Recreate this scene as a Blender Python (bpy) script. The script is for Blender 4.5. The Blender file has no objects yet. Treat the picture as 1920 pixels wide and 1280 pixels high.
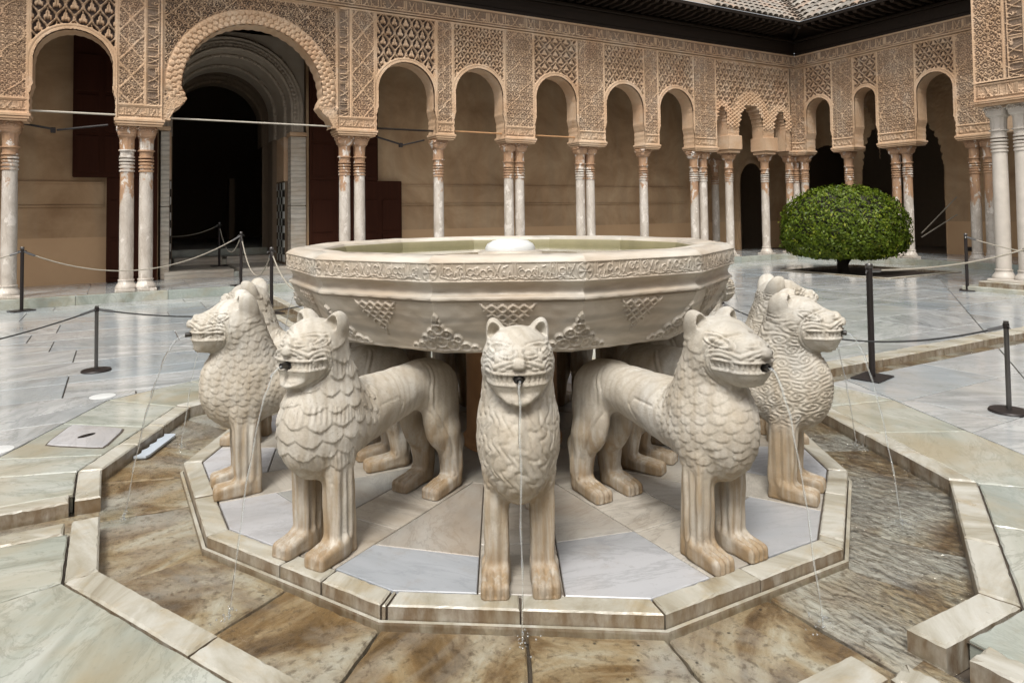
import bpy, math, random
import numpy as np
from mathutils import Vector, Matrix
PI = math.pi
SC = bpy.context.scene
COL = SC.collection
rng = np.random.default_rng(7)
random.seed(7)

# ------------------------------------------------------------------ camera, sky, sun, exposure
cam_d = bpy.data.cameras.new('camera'); cam = bpy.data.objects.new('camera', cam_d); COL.objects.link(cam)
SC.camera = cam
cam_d.sensor_width = 36.0
cam_d.lens = 1301.63 / 1920.0 * 36.0
cam_d.shift_y = (351.76 - 640.0) / 1920.0
cam_d.clip_start = 0.05; cam_d.clip_end = 500.0
YAW, PITCH, ROLL = math.radians(29.611), math.radians(2.055), math.radians(-0.685)
_F = Vector((math.sin(YAW) * math.cos(PITCH), math.cos(YAW) * math.cos(PITCH), math.sin(PITCH)))
_R = Vector((math.cos(YAW), -math.sin(YAW), 0.0)); _U = _R.cross(_F)
_R2 = _R * math.cos(ROLL) + _U * math.sin(ROLL); _U2 = -_R * math.sin(ROLL) + _U * math.cos(ROLL)
CAMP = Vector((-2.0798, -3.691, 1.3617))
m3 = Matrix((_R2, _U2, -_F)).transposed()
cam.matrix_world = Matrix.Translation(CAMP) @ m3.to_4x4()

SUN_EL, SUN_AZ = math.radians(56.0), math.radians(222.0)      # azimuth measured clockwise from +Y
world = bpy.data.worlds.new('World'); SC.world = world; world.use_nodes = True
wt = world.node_tree; wt.nodes.clear()
w_out = wt.nodes.new('ShaderNodeOutputWorld'); w_bg = wt.nodes.new('ShaderNodeBackground')
w_sky = wt.nodes.new('ShaderNodeTexSky'); w_sky.sky_type = 'NISHITA'; w_sky.sun_disc = False
w_sky.sun_elevation = SUN_EL; w_sky.sun_rotation = SUN_AZ
w_sky.air_density = 1.0; w_sky.dust_density = 4.0; w_sky.ozone_density = 1.0
w_hs = wt.nodes.new('ShaderNodeHueSaturation'); w_hs.inputs['Saturation'].default_value = 0.12
wt.links.new(w_sky.outputs[0], w_hs.inputs['Color']); wt.links.new(w_hs.outputs[0], w_bg.inputs['Color'])
w_bg.inputs['Strength'].default_value = 0.15
wt.links.new(w_bg.outputs[0], w_out.inputs['Surface'])
sun_d = bpy.data.lights.new('sun', 'SUN'); sun = bpy.data.objects.new('sun', sun_d); COL.objects.link(sun)
sun_d.energy = 2.0; sun_d.angle = math.radians(14.0); sun_d.color = (1.0, 0.95, 0.87)
_sd = Vector((math.sin(SUN_AZ) * math.cos(SUN_EL), math.cos(SUN_AZ) * math.cos(SUN_EL), math.sin(SUN_EL)))
sun.rotation_euler = (-_sd).to_track_quat('-Z', 'Y').to_euler()
SC.view_settings.view_transform = 'Standard'; SC.view_settings.look = 'None'
SC.view_settings.gamma = 1.0; SC.view_settings.use_curve_mapping = False
SC.view_settings.exposure = 0.50
try:
    SC.cycles.max_bounces = 8; SC.cycles.diffuse_bounces = 4; SC.cycles.glossy_bounces = 3
    SC.cycles.transparent_max_bounces = 12
except Exception:
    pass

# ------------------------------------------------------------------ helpers
def tag(o, label=None, cat=None, group=None, kind=None):
    if label: o['label'] = label
    if cat: o['category'] = cat
    if group: o['group'] = group
    if kind: o['kind'] = kind
    return o

def link(o, parent=None):
    COL.objects.link(o)
    if parent is not None: o.parent = parent
    return o

def empty(name, loc=(0, 0, 0), rz=0.0, parent=None):
    o = bpy.data.objects.new(name, None); o.location = loc; o.rotation_euler = (0, 0, rz)
    o.empty_display_size = 0.1
    return link(o, parent)

def mesh(name, v, f, mat=None, smooth=False, sharp=None):
    me = bpy.data.meshes.new(name)
    if isinstance(v, np.ndarray) and isinstance(f, np.ndarray):
        me.vertices.add(len(v)); me.vertices.foreach_set('co', np.ascontiguousarray(v, dtype=np.float32).ravel())
        k = f.shape[1]
        me.loops.add(f.size); me.loops.foreach_set('vertex_index', np.ascontiguousarray(f, dtype=np.int32).ravel())
        me.polygons.add(len(f)); me.polygons.foreach_set('loop_start', np.arange(0, f.size, k, dtype=np.int32))
        me.update(calc_edges=True); me.validate()
    else:
        me.from_pydata([tuple(map(float, p)) for p in v], [], [tuple(map(int, q)) for q in f]); me.update()
    if mat: me.materials.append(mat)
    if smooth and len(me.polygons):
        me.polygons.foreach_set('use_smooth', np.ones(len(me.polygons), dtype=bool))
        if sharp is not None:
            try: me.set_sharp_from_angle(angle=math.radians(sharp))
            except Exception: pass
    return me

def obj(name, me, parent=None, loc=None, rz=None):
    o = bpy.data.objects.new(name, me)
    if loc is not None: o.location = loc
    if rz is not None: o.rotation_euler = (0, 0, rz)
    return link(o, parent)

class MB:
    """collects simple solids into one mesh"""
    def __init__(s): s.v = []; s.f = []
    def add(s, v, f):
        b = len(s.v); s.v += [tuple(p) for p in v]; s.f += [tuple(i + b for i in q) for q in f]; return s
    def box(s, x0, x1, y0, y1, z0, z1):
        v = [(x0, y0, z0), (x1, y0, z0), (x1, y1, z0), (x0, y1, z0), (x0, y0, z1), (x1, y0, z1), (x1, y1, z1), (x0, y1, z1)]
        return s.add(v, [(3, 2, 1, 0), (4, 5, 6, 7), (0, 1, 5, 4), (1, 2, 6, 5), (2, 3, 7, 6), (3, 0, 4, 7)])
    def bbox(s, x0, x1, y0, y1, z0, z1, b=0.01):
        """box with chamfered edges"""
        v = []; 
        for (zz, i) in ((z0, b), (z0 + b, 0), (z1 - b, 0), (z1, b)):
            v += [(x0 + i, y0 + i, zz), (x1 - i, y0 + i, zz), (x1 - i, y1 - i, zz), (x0 + i, y1 - i, zz)]
        f = [(3, 2, 1, 0), (12, 13, 14, 15)]
        for k in range(3):
            for j in range(4):
                a = k * 4 + j; c = k * 4 + (j + 1) % 4
                f.append((a, c, c + 4, a + 4))
        return s.add(v, f)
    def lathe(s, prof, n=24, c=(0, 0, 0), flute=0, fd=0.0):
        v = []; f = []
        for (r, z) in prof:
            for i in range(n):
                a = 2 * PI * i / n
                rr = r * (1 + (fd * math.cos(flute * a) if flute else 0))
                v.append((c[0] + rr * math.cos(a), c[1] + rr * math.sin(a), c[2] + z))
        m = len(prof)
        for k in range(m - 1):
            for i in range(n):
                a = k * n + i; b = k * n + (i + 1) % n
                f.append((a, b, b + n, a + n))
        f.append(tuple(reversed(range(n)))); f.append(tuple((m - 1) * n + i for i in range(n)))
        return s.add(v, f)
    def tube(s, pts, r, n=8, cap=True):
        pts = [Vector(p) for p in pts]; v = []; f = []
        rr = r if isinstance(r, (list, tuple)) else [r] * len(pts)
        up = Vector((0, 0, 1))
        for i, p in enumerate(pts):
            d = (pts[min(i + 1, len(pts) - 1)] - pts[max(i - 1, 0)]).normalized()
            u = up if abs(d.dot(up)) < 0.95 else Vector((1, 0, 0))
            a = d.cross(u).normalized(); b = d.cross(a).normalized()
            for k in range(n):
                t = 2 * PI * k / n
                v.append(p + a * (rr[i] * math.cos(t)) + b * (rr[i] * math.sin(t)))
        for i in range(len(pts) - 1):
            for k in range(n):
                a = i * n + k; b = i * n + (k + 1) % n
                f.append((a, a + n, b + n, b))
        if cap:
            f.append(tuple(range(n))); f.append(tuple(reversed([(len(pts) - 1) * n + k for k in range(n)])))
        return s.add(v, f)
    def prism(s, poly, z0, z1):
        n = len(poly)
        v = [(x, y, z0) for x, y in poly] + [(x, y, z1) for x, y in poly]
        f = [tuple(reversed(range(n))), tuple(range(n, 2 * n))] + [(i, (i + 1) % n, n + (i + 1) % n, n + i) for i in range(n)]
        return s.add(v, f)
    def mesh(s, name, mat, smooth=False, sharp=40): return mesh(name, s.v, s.f, mat, smooth, sharp if smooth else None)
    def obj(s, name, mat, parent=None, smooth=False, loc=None, rz=None, sharp=40):
        return obj(name, s.mesh(name, mat, smooth, sharp), parent, loc, rz)

# ------------------------------------------------------------------ material nodes
class NB:
    def __init__(s, name):
        s.m = bpy.data.materials.new(name); s.m.use_nodes = True; s.t = s.m.node_tree; s.t.nodes.clear()
        s.out = s.t.nodes.new('ShaderNodeOutputMaterial')
        s.tc = None
    def n(s, typ, ins=None, **at):
        nd = s.t.nodes.new(typ)
        for k, v in at.items(): setattr(nd, k, v)
        for k, v in (ins or {}).items():
            sk = nd.inputs[k]
            if isinstance(v, bpy.types.NodeSocket): s.t.links.new(v, sk)
            else: sk.default_value = v
        return nd
    def co(s, which='Object'):
        if s.tc is None: s.tc = s.t.nodes.new('ShaderNodeTexCoord')
        return s.tc.outputs[which]
    def map(s, scale=(1, 1, 1), rot=(0, 0, 0), loc=(0, 0, 0), vec=None):
        return s.n('ShaderNodeMapping', {'Vector': vec or s.co(), 'Scale': scale, 'Rotation': rot, 'Location': loc}).outputs[0]
    def noise(s, scale=5, detail=4, rough=0.55, dist=0.0, vec=None, w=None):
        ins = {'Vector': vec or s.co(), 'Scale': scale, 'Detail': detail, 'Roughness': rough, 'Distortion': dist}
        return s.n('ShaderNodeTexNoise', ins).outputs[0]
    def vor(s, scale=5, feature='F1', vec=None, out=0):
        return s.n('ShaderNodeTexVoronoi', {'Vector': vec or s.co(), 'Scale': scale}, feature=feature).outputs[out]
    def wave(s, scale=3, dist=4, detail=3, dscale=1.5, vec=None, direction='X', prof='SIN'):
        return s.n('ShaderNodeTexWave', {'Vector': vec or s.co(), 'Scale': scale, 'Distortion': dist, 'Detail': detail, 'Detail Scale': dscale},
                   bands_direction=direction, wave_profile=prof).outputs['Fac']
    def ramp(s, fac, stops, interp='LINEAR'):
        r = s.n('ShaderNodeValToRGB', {'Fac': fac}); r.color_ramp.interpolation = interp
        e = r.color_ramp.elements
        while len(e) < len(stops): e.new(0.5)
        for el, (p, c) in zip(e, stops):
            el.position = p; el.color = (c, c, c, 1) if isinstance(c, (int, float)) else (c[0], c[1], c[2], 1)
        return r.outputs[0]
    def mix(s, fac, a, b, mode='MIX'):
        nd = s.n('ShaderNodeMix', data_type='RGBA', blend_type=mode)
        for i, v in ((0, fac), (6, a), (7, b)):
            if isinstance(v, bpy.types.NodeSocket): s.t.links.new(v, nd.inputs[i])
            else: nd.inputs[i].default_value = v if i == 0 else (v[0], v[1], v[2], 1)
        return nd.outputs[2]
    def math(s, op, a, b=0.0, clamp=False):
        nd = s.n('ShaderNodeMath', operation=op, use_clamp=clamp)
        for i, v in ((0, a), (1, b)):
            if isinstance(v, bpy.types.NodeSocket): s.t.links.new(v, nd.inputs[i])
            else: nd.inputs[i].default_value = v
        return nd.outputs[0]
    def sep(s, vec=None): return s.n('ShaderNodeSeparateXYZ', {0: vec or s.co()}).outputs
    def attr(s, name, typ='GEOMETRY'):
        return s.n('ShaderNodeAttribute', attribute_name=name, attribute_type=typ)
    def rand(s): return s.n('ShaderNodeObjectInfo').outputs['Random']
    def bump(s, h, strength=0.3, dist=0.01): return s.n('ShaderNodeBump', {'Height': h, 'Strength': strength, 'Distance': dist}).outputs[0]
    def bsdf(s, color, rough=0.5, normal=None, **ins):
        d = {'Base Color': color if isinstance(color, bpy.types.NodeSocket) else (color[0], color[1], color[2], 1), 'Roughness': rough}
        if normal is not None: d['Normal'] = normal
        d.update(ins)
        b = s.n('ShaderNodeBsdfPrincipled', d)
        s.t.links.new(b.outputs[0], s.out.inputs['Surface'])
        return s.m

def M_flat(name, c, rough=0.5, metal=0.0, var=0.15, scale=8.0, bump=0.15):
    b = NB(name); n = b.noise(scale, 5, 0.6)
    col = b.mix(n, tuple(x * (1 - var) for x in c), tuple(min(1, x * (1 + var)) for x in c))
    rg = b.math('ADD', rough - 0.08, b.math('MULTIPLY', b.noise(scale * 2.3, 3), 0.16), True)
    return b.bsdf(col, rg, b.bump(b.noise(scale * 6, 4), bump, 0.004), Metallic=metal)

def M_lion():
    b = NB('carved_marble')
    rnd = b.rand()
    off = b.n('ShaderNodeVectorMath', {0: b.co(), 1: b.n('ShaderNodeCombineXYZ', {0: b.math('MULTIPLY', rnd, 37.0), 1: b.math('MULTIPLY', rnd, 11.0), 2: b.math('MULTIPLY', rnd, 5.0)}).outputs[0]}, operation='ADD').outputs[0]
    big = b.noise(3.0, 5, 0.6, 0.6, off)
    base = b.ramp(big, [(0.30, (0.36, 0.32, 0.26)), (0.45, (0.49, 0.45, 0.38)), (0.64, (0.59, 0.565, 0.51))])
    grain = b.wave(6.5, 11.0, 5, 0.6, b.map((1, 1.2, 0.33), (0.25, 0.12, 0.5), vec=off), 'X')
    base = b.mix(b.math('MULTIPLY', b.ramp(grain, [(0.5, 0.0), (0.95, 1.0)]), 0.34), base, (0.36, 0.31, 0.235))
    grey = b.ramp(b.noise(2.2, 4, 0.55, 0.8, b.map(loc=(3, 1, 7), vec=off)), [(0.5, 0.0), (0.72, 1.0)])
    base = b.mix(b.math('MULTIPLY', grey, 0.7), base, (0.35, 0.345, 0.325))
    # rusty run-off streaks: shaped by stretched noise, heavier where water has run on chest and legs
    z = b.sep()[2]
    streak = b.ramp(b.noise(11.0, 5, 0.65, 0.2, b.map((1.6, 1.6, 0.13), vec=off)), [(0.38, 0.0), (0.60, 1.0)])
    low = b.ramp(z, [(0.02, 1.0), (0.30, 0.8), (0.45, 0.22), (0.7, 0.2), (0.84, 0.02)])
    st = b.math('MULTIPLY', streak, low)
    base = b.mix(b.math('MULTIPLY', st, 0.85), base, (0.30, 0.205, 0.105))
    foot = b.math('MULTIPLY', b.ramp(z, [(0.0, 1.0), (0.14, 0.0)]), b.ramp(b.noise(14, 3), [(0.3, 0.2), (0.65, 1.0)]))
    base = b.mix(b.math('MULTIPLY', foot, 0.8), base, (0.21, 0.135, 0.065))
    fine = b.noise(60, 4, 0.65, 0, off)
    base = b.mix(b.math('MULTIPLY', b.ramp(fine, [(0.5, 0.0), (0.72, 1.0)]), 0.4), base, (0.31, 0.265, 0.21))
    h = b.math('ADD', b.math('MULTIPLY', b.noise(28, 5, 0.6, 0, off), 0.7), b.math('MULTIPLY', b.noise(110, 3, 0.6, 0, off), 0.35))
    pt = b.ramp(b.vor(90, 'F1', off), [(0.0, 0.0), (0.22, 1.0)])
    pm = b.math('MULTIPLY', b.math('SUBTRACT', 1.0, pt), b.ramp(b.noise(5, 3, 0.6, 0, off), [(0.5, 0.0), (0.6, 1.0)]))
    h = b.math('SUBTRACT', h, b.math('MULTIPLY', pm, 0.9))
    base = b.mix(b.math('MULTIPLY', pm, 0.5), base, (0.20, 0.15, 0.11))
    return b.bsdf(base, b.ramp(b.noise(12, 3), [(0.3, 0.58), (0.7, 0.78)]), b.bump(h, 0.6, 0.007), **{'Specular IOR Level': 0.35})

def M_basin():
    b = NB('basin_marble')
    v = b.map((1.2, 1.2, 5.5))
    n = b.noise(2.4, 6, 0.6, 0.7, v)
    base = b.ramp(n, [(0.24, (0.30, 0.265, 0.22)), (0.40, (0.45, 0.405, 0.335)), (0.55, (0.55, 0.505, 0.435)), (0.8, (0.62, 0.585, 0.52))])
    band = b.wave(3.4, 5.0, 4, 1.2, b.map((0.5, 0.5, 1.0), (0.06, 0.04, 0)), 'Z')
    base = b.mix(b.math('MULTIPLY', b.ramp(band, [(0.5, 0.0), (0.95, 1.0)]), 0.65), base, (0.31, 0.285, 0.245))
    warm = b.ramp(b.noise(1.9, 4, 0.6, 0.5, b.map(loc=(5, 2, 1))), [(0.42, 0.0), (0.66, 1.0)])
    base = b.mix(b.math('MULTIPLY', warm, 0.42), base, (0.45, 0.33, 0.22))
    z = b.sep()[2]
    base = b.mix(b.math('MULTIPLY', b.ramp(z, [(1.12, 0.0), (1.17, 1.0)]), 0.6), base, (0.68, 0.66, 0.61))
    h = b.math('ADD', b.math('MULTIPLY', b.noise(30, 5, 0.6), 0.6), b.math('MULTIPLY', b.noise(120, 3), 0.3))
    return b.bsdf(base, b.ramp(b.noise(9, 3), [(0.3, 0.38), (0.7, 0.6)]), b.bump(h, 0.3, 0.005))

def slab_coords(b, sx=0.5, sy=1.5):
    """streaks that run along a direction of each stone's own"""
    tone = b.attr('spin', 'OBJECT').outputs['Fac']
    rot = b.n('ShaderNodeCombineXYZ', {2: b.math('MULTIPLY', tone, 6.2832)}).outputs[0]
    pos = b.n('ShaderNodeNewGeometry').outputs['Position']
    add = b.n('ShaderNodeVectorMath', {0: pos, 1: b.n('ShaderNodeCombineXYZ', {0: b.math('MULTIPLY', tone, 173.0), 1: b.math('MULTIPLY', tone, 91.0)}).outputs[0]}, operation='ADD').outputs[0]
    r = b.n('ShaderNodeVectorRotate', {'Vector': add, 'Rotation': rot}, rotation_type='EULER_XYZ').outputs[0]
    return b.n('ShaderNodeMapping', {'Vector': r, 'Scale': (sx, sy, 1.0)}).outputs[0], r, tone

def M_paving(name, light, mid, dark, warm, rough=(0.10, 0.30), warmth=0.35, streak=0.6):
    b = NB(name)
    v, r, tone = slab_coords(b)
    n = b.noise(1.5, 6, 0.62, 0.9, v)
    base = b.ramp(n, [(0.28, dark), (0.44, mid), (0.58, light), (0.8, tuple(min(1, c * 1.06) for c in light))])
    w = b.wave(0.8, 12.0, 5, 0.8, v, 'Y')
    base = b.mix(b.math('MULTIPLY', b.math('MULTIPLY', b.ramp(w, [(0.7, 0.0), (1.0, 1.0)]), b.ramp(b.noise(0.9, 3, 0.5, 0, r), [(0.42, 0.0), (0.6, 1.0)])), streak), base, tuple(c * 0.8 for c in dark))
    vein = b.ramp(b.noise(2.6, 8, 0.7, 1.4, v), [(0.47, 0.0), (0.5, 1.0), (0.53, 0.0)])
    base = b.mix(b.math('MULTIPLY', vein, 0.45), base, tuple(c * 0.7 for c in dark))
    sh = b.math('MULTIPLY', b.math('FRACT', b.math('MULTIPLY', tone, 7.31)), 1.0)
    base = b.mix(b.math('MULTIPLY', sh, 0.45), base, mid)
    bl = b.ramp(b.math('FRACT', b.math('MULTIPLY', tone, 13.7)), [(0.55, 0.0), (0.75, 1.0)])
    base = b.mix(b.math('MULTIPLY', bl, 0.5), base, (mid[0] * 0.72, mid[1] * 0.82, mid[2] * 0.9))
    wm = b.ramp(b.noise(1.3, 5, 0.6, 0.6, b.n('ShaderNodeVectorMath', {0: r, 1: (3.0, 8.0, 0)}, operation='ADD').outputs[0]), [(0.48, 0.0), (0.72, 1.0)])
    base = b.mix(b.math('MULTIPLY', wm, warmth), base, warm)
    dirt = b.ramp(b.noise(38, 5, 0.7, 0, r), [(0.58, 0.0), (0.72, 1.0)])
    base = b.mix(b.math('MULTIPLY', dirt, 0.3), base, tuple(c * 0.6 for c in dark))
    # hairline cracks and grime spots
    wv_ = b.n('ShaderNodeVectorMath', {0: r, 1: b.n('ShaderNodeTexNoise', {'Vector': r, 'Scale': 5.0, 'Detail': 4.0}).outputs[1]}, operation='ADD').outputs[0]
    ck = b.ramp(b.vor(1.1, 'DISTANCE_TO_EDGE', wv_), [(0.0, 1.0), (0.006, 1.0), (0.012, 0.0)])
    ck = b.math('MULTIPLY', ck, b.ramp(b.noise(0.7, 2, 0.5, 0, r), [(0.5, 0.0), (0.56, 1.0)]))
    gr = b.ramp(b.noise(4.5, 6, 0.72, 0.3, r), [(0.56, 0.0), (0.72, 1.0)])
    base = b.mix(b.math('MULTIPLY', gr, 0.4), base, tuple(c * 0.55 for c in warm))
    wet = b.noise(1.1, 4, 0.6, 0.3, r)
    rg = b.ramp(wet, [(0.35, rough[0]), (0.65, rough[1])])
    rg = b.math('ADD', rg, b.math('MULTIPLY', b.noise(45, 3, 0.6, 0, r), 0.05))
    h = b.math('ADD', b.math('MULTIPLY', b.noise(9, 4, 0.5, 0, r), 0.6), b.math('MULTIPLY', b.noise(70, 3, 0.6, 0, r), 0.25))
    return b.bsdf(base, rg, b.bump(h, 0.05, 0.01), **{'Specular IOR Level': 0.7})

def M_channel():
    b = NB('channel_stone')
    v, r, tone = slab_coords(b, 0.8, 1.6)
    n = b.noise(2.2, 7, 0.66, 0.8, v)
    base = b.ramp(n, [(0.32, (0.065, 0.038, 0.018)), (0.44, (0.185, 0.12, 0.06)), (0.53, (0.33, 0.26, 0.165)), (0.68, (0.47, 0.45, 0.385))])
    och = b.ramp(b.noise(1.7, 5, 0.6, 0.4, b.n('ShaderNodeVectorMath', {0: r, 1: (9.0, 4.0, 0)}, operation='ADD').outputs[0]), [(0.5, 0.0), (0.7, 1.0)])
    base = b.mix(b.math('MULTIPLY', och, 0.5), base, (0.27, 0.155, 0.045))
    pale = b.ramp(b.noise(0.9, 5, 0.6, 0.6, b.n('ShaderNodeVectorMath', {0: r, 1: (1.0, 14.0, 0)}, operation='ADD').outputs[0]), [(0.48, 0.0), (0.60, 1.0)])
    base = b.mix(b.math('MULTIPLY', pale, 0.7), base, (0.43, 0.43, 0.41))
    crust = b.noise(26, 6, 0.7, 0.3, r)
    base = b.mix(b.math('MULTIPLY', b.ramp(crust, [(0.52, 0.0), (0.64, 1.0)]), 0.6), base, (0.06, 0.034, 0.016))
    pits = b.ramp(b.vor(16, 'F1', r), [(0.0, 1.0), (0.075, 1.0), (0.1, 0.0)])
    pm = b.math('MULTIPLY', pits, b.ramp(b.noise(1.6, 3, 0.6, 0, r), [(0.5, 0.0), (0.58, 1.0)]))
    base = b.mix(b.math('MULTIPLY', pm, 0.9), base, (0.012, 0.010, 0.008))
    h = b.math('SUBTRACT', b.math('ADD', b.math('MULTIPLY', n, 0.8), b.math('MULTIPLY', crust, 0.8)), b.math('MULTIPLY', pm, 1.0))
    return b.bsdf(base, 0.45, b.bump(h, 0.55, 0.012))

def M_kerb():
    b = NB('kerb_marble')
    v, r, tone = slab_coords(b, 0.6, 1.8)
    n = b.noise(2.4, 6, 0.65, 0.8, v)
    base = b.ramp(n, [(0.30, (0.19, 0.16, 0.11)), (0.44, (0.33, 0.305, 0.24)), (0.58, (0.45, 0.435, 0.38)), (0.75, (0.54, 0.53, 0.485))])
    warm = b.ramp(b.noise(5.5, 6, 0.7, 0.3, r), [(0.5, 0.0), (0.68, 1.0)])
    base = b.mix(b.math('MULTIPLY', warm, 0.5), base, (0.37, 0.285, 0.16))
    # lime and iron crust on the sides that the water runs past
    nz = b.sep(b.n('ShaderNodeNewGeometry').outputs['Normal'])[2]
    side = b.ramp(nz, [(0.25, 1.0), (0.7, 0.0)])
    crust = b.ramp(b.noise(16, 5, 0.65, 0.2, b.map((1, 1, 0.35), vec=r)), [(0.32, 0.35), (0.62, 1.0)])
    base = b.mix(b.math('MULTIPLY', b.math('MULTIPLY', side, crust), 0.9), base, (0.125, 0.078, 0.038))
    h = b.math('ADD', b.math('MULTIPLY', b.noise(14, 5, 0.6, 0, r), 0.7), b.math('MULTIPLY', b.noise(60, 4, 0.6, 0, r), 0.4))
    return b.bsdf(base, b.ramp(b.noise(4, 3, 0.6, 0, r), [(0.35, 0.26), (0.65, 0.5)]), b.bump(h, 0.4, 0.008))

def M_stucco():
    b = NB('carved_stucco')
    n = b.noise(1.3, 6, 0.6, 0.4)
    base = b.ramp(n, [(0.3, (0.44, 0.285, 0.17)), (0.5, (0.53, 0.365, 0.235)), (0.72, (0.60, 0.45, 0.315))])
    pink = b.ramp(b.noise(0.9, 4, 0.6, 0.5, b.map(loc=(7, 3, 2))), [(0.5, 0.0), (0.72, 1.0)])
    base = b.mix(b.math('MULTIPLY', pink, 0.5), base, (0.53, 0.315, 0.19))
    spots = b.ramp(b.noise(22, 5, 0.7), [(0.5, 0.0), (0.75, 1.0)])
    base = b.mix(b.math('MULTIPLY', spots, 0.3), base, (0.31, 0.205, 0.125))
    worn = b.ramp(b.noise(1.7, 6, 0.68, 0.8, b.map(loc=(1, 9, 4))), [(0.52, 0.0), (0.68, 1.0)])
    base = b.mix(b.math('MULTIPLY', worn, 0.4), base, (0.62, 0.52, 0.41))
    pg = b.attr('pigment_shade').outputs['Fac']                      # recess shade put into the colour, over blue paint remains in cut-out ground
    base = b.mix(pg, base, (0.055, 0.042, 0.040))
    h = b.noise(70, 4, 0.65)
    return b.bsdf(base, 0.88, b.bump(h, 0.35, 0.006), **{'Specular IOR Level': 0.2})

def M_plaster():
    b = NB('wall_plaster')
    n = b.noise(0.9, 6, 0.62, 0.5)
    base = b.ramp(n, [(0.32, (0.30, 0.185, 0.10)), (0.5, (0.43, 0.285, 0.165)), (0.68, (0.54, 0.385, 0.24))])
    drip = b.ramp(b.noise(3.2, 5, 0.6, 0.1, b.map((1.0, 1.0, 0.09))), [(0.45, 0.0), (0.75, 1.0)])
    base = b.mix(b.math('MULTIPLY', drip, 0.4), base, (0.35, 0.285, 0.20))
    z = b.sep(b.n('ShaderNodeNewGeometry').outputs['Position'])[2]
    dado = b.ramp(z, [(0.0, 1.0), (1.559, 1.0), (1.561, 0.0)])
    base = b.mix(dado, base, b.mix(n, (0.45, 0.285, 0.16), (0.58, 0.395, 0.235)))
    return b.bsdf(base, 0.85, b.bump(b.noise(9, 6, 0.6), 0.15, 0.01), **{'Specular IOR Level': 0.25})

def M_wood(name, c1, c2, rough=0.5, axis='Z'):
    b = NB(name)
    sc = {'Z': (14, 14, 0.8), 'X': (0.8, 14, 14), 'Y': (14, 0.8, 14)}[axis]
    n = b.noise(1.5, 6, 0.6, 0.6, b.map(sc))
    base = b.mix(n, c1, c2)
    return b.bsdf(base, rough, b.bump(n, 0.25, 0.004), **{'Specular IOR Level': 0.15})

def M_column():
    b = NB('column_marble')
    rnd = b.rand()
    sh = b.n('ShaderNodeCombineXYZ', {0: b.math('MULTIPLY', rnd, 17.0), 1: b.math('MULTIPLY', rnd, 43.0), 2: b.math('MULTIPLY', rnd, 9.0)}).outputs[0]
    off = b.n('ShaderNodeVectorMath', {0: b.co(), 1: sh}, operation='ADD').outputs[0]
    z = b.sep()[2]
    white = b.ramp(b.noise(5, 6, 0.65, 0.6, b.map((1, 1, 0.5), vec=off)), [(0.3, (0.40, 0.345, 0.29)), (0.55, (0.53, 0.48, 0.42)), (0.8, (0.60, 0.56, 0.51))])
    rust = b.ramp(b.noise(7, 5, 0.6, 0.3, b.map((1, 1, 0.6), vec=off)), [(0.3, (0.26, 0.125, 0.055)), (0.6, (0.40, 0.215, 0.10)), (0.8, (0.48, 0.30, 0.165))])
    # old patina coat that survives on the upper shaft with a ragged lower limit
    lim = b.math('ADD', b.math('MULTIPLY', b.noise(2.6, 5, 0.65, 0.4, b.map((1, 1, 0.6), vec=off)), 2.6), b.math('MULTIPLY', rnd, 1.1))
    up = b.ramp(b.math('SUBTRACT', z, lim), [(0.0, 0.0), (0.12, 1.0)])
    base = b.mix(b.math('MULTIPLY', up, 0.85), white, rust)
    flake = b.ramp(b.noise(7.5, 4, 0.6, 0.3, b.map((1, 1, 0.55), loc=(2, 5, 3), vec=off)), [(0.58, 0.0), (0.60, 1.0)])
    base = b.mix(b.math('MULTIPLY', flake, 0.9), base, (0.66, 0.61, 0.55))
    vein = b.ramp(b.noise(5, 7, 0.7, 1.5, b.map((1, 1, 0.35), vec=off)), [(0.47, 0.0), (0.5, 1.0), (0.53, 0.0)])
    base = b.mix(b.math('MULTIPLY', vein, 0.35), base, (0.25, 0.2, 0.16))
    return b.bsdf(base, 0.5, b.bump(b.noise(25, 5, 0.6, 0, off), 0.2, 0.006))

def M_tile():
    b = NB('roof_clay')
    tone = b.rand()
    c = b.ramp(tone, [(0.0, (0.15, 0.135, 0.115)), (0.35, (0.24, 0.205, 0.17)), (0.6, (0.30, 0.205, 0.145)), (0.8, (0.19, 0.175, 0.155)), (1.0, (0.33, 0.29, 0.245))])
    li = b.ramp(b.noise(18, 5, 0.7), [(0.48, 0.0), (0.62, 1.0)])
    c = b.mix(b.math('MULTIPLY', li, 0.6), c, (0.25, 0.235, 0.20))
    return b.bsdf(c, 0.85, b.bump(b.noise(40, 4), 0.3, 0.005))

def M_leaf():
    b = NB('leaf_green')
    s = b.attr('shade').outputs['Fac']
    c = b.ramp(s, [(0.0, (0.045, 0.075, 0.006)), (0.45, (0.09, 0.135, 0.008)), (0.8, (0.135, 0.18, 0.010)), (1.0, (0.24, 0.26, 0.03))])
    m = b.bsdf(c, 0.5, None, **{'Specular IOR Level': 0.3})
    bs = [n for n in b.t.nodes if n.type == 'BSDF_PRINCIPLED'][0]
    tr = b.n('ShaderNodeBsdfTranslucent', {'Color': b.mix(0.5, c, (0.10, 0.17, 0.015))})
    mx = b.n('ShaderNodeMixShader', {0: 0.22, 1: bs.outputs[0], 2: tr.outputs[0]})
    b.t.links.new(mx.outputs[0], b.out.inputs['Surface'])
    return b.m

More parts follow.
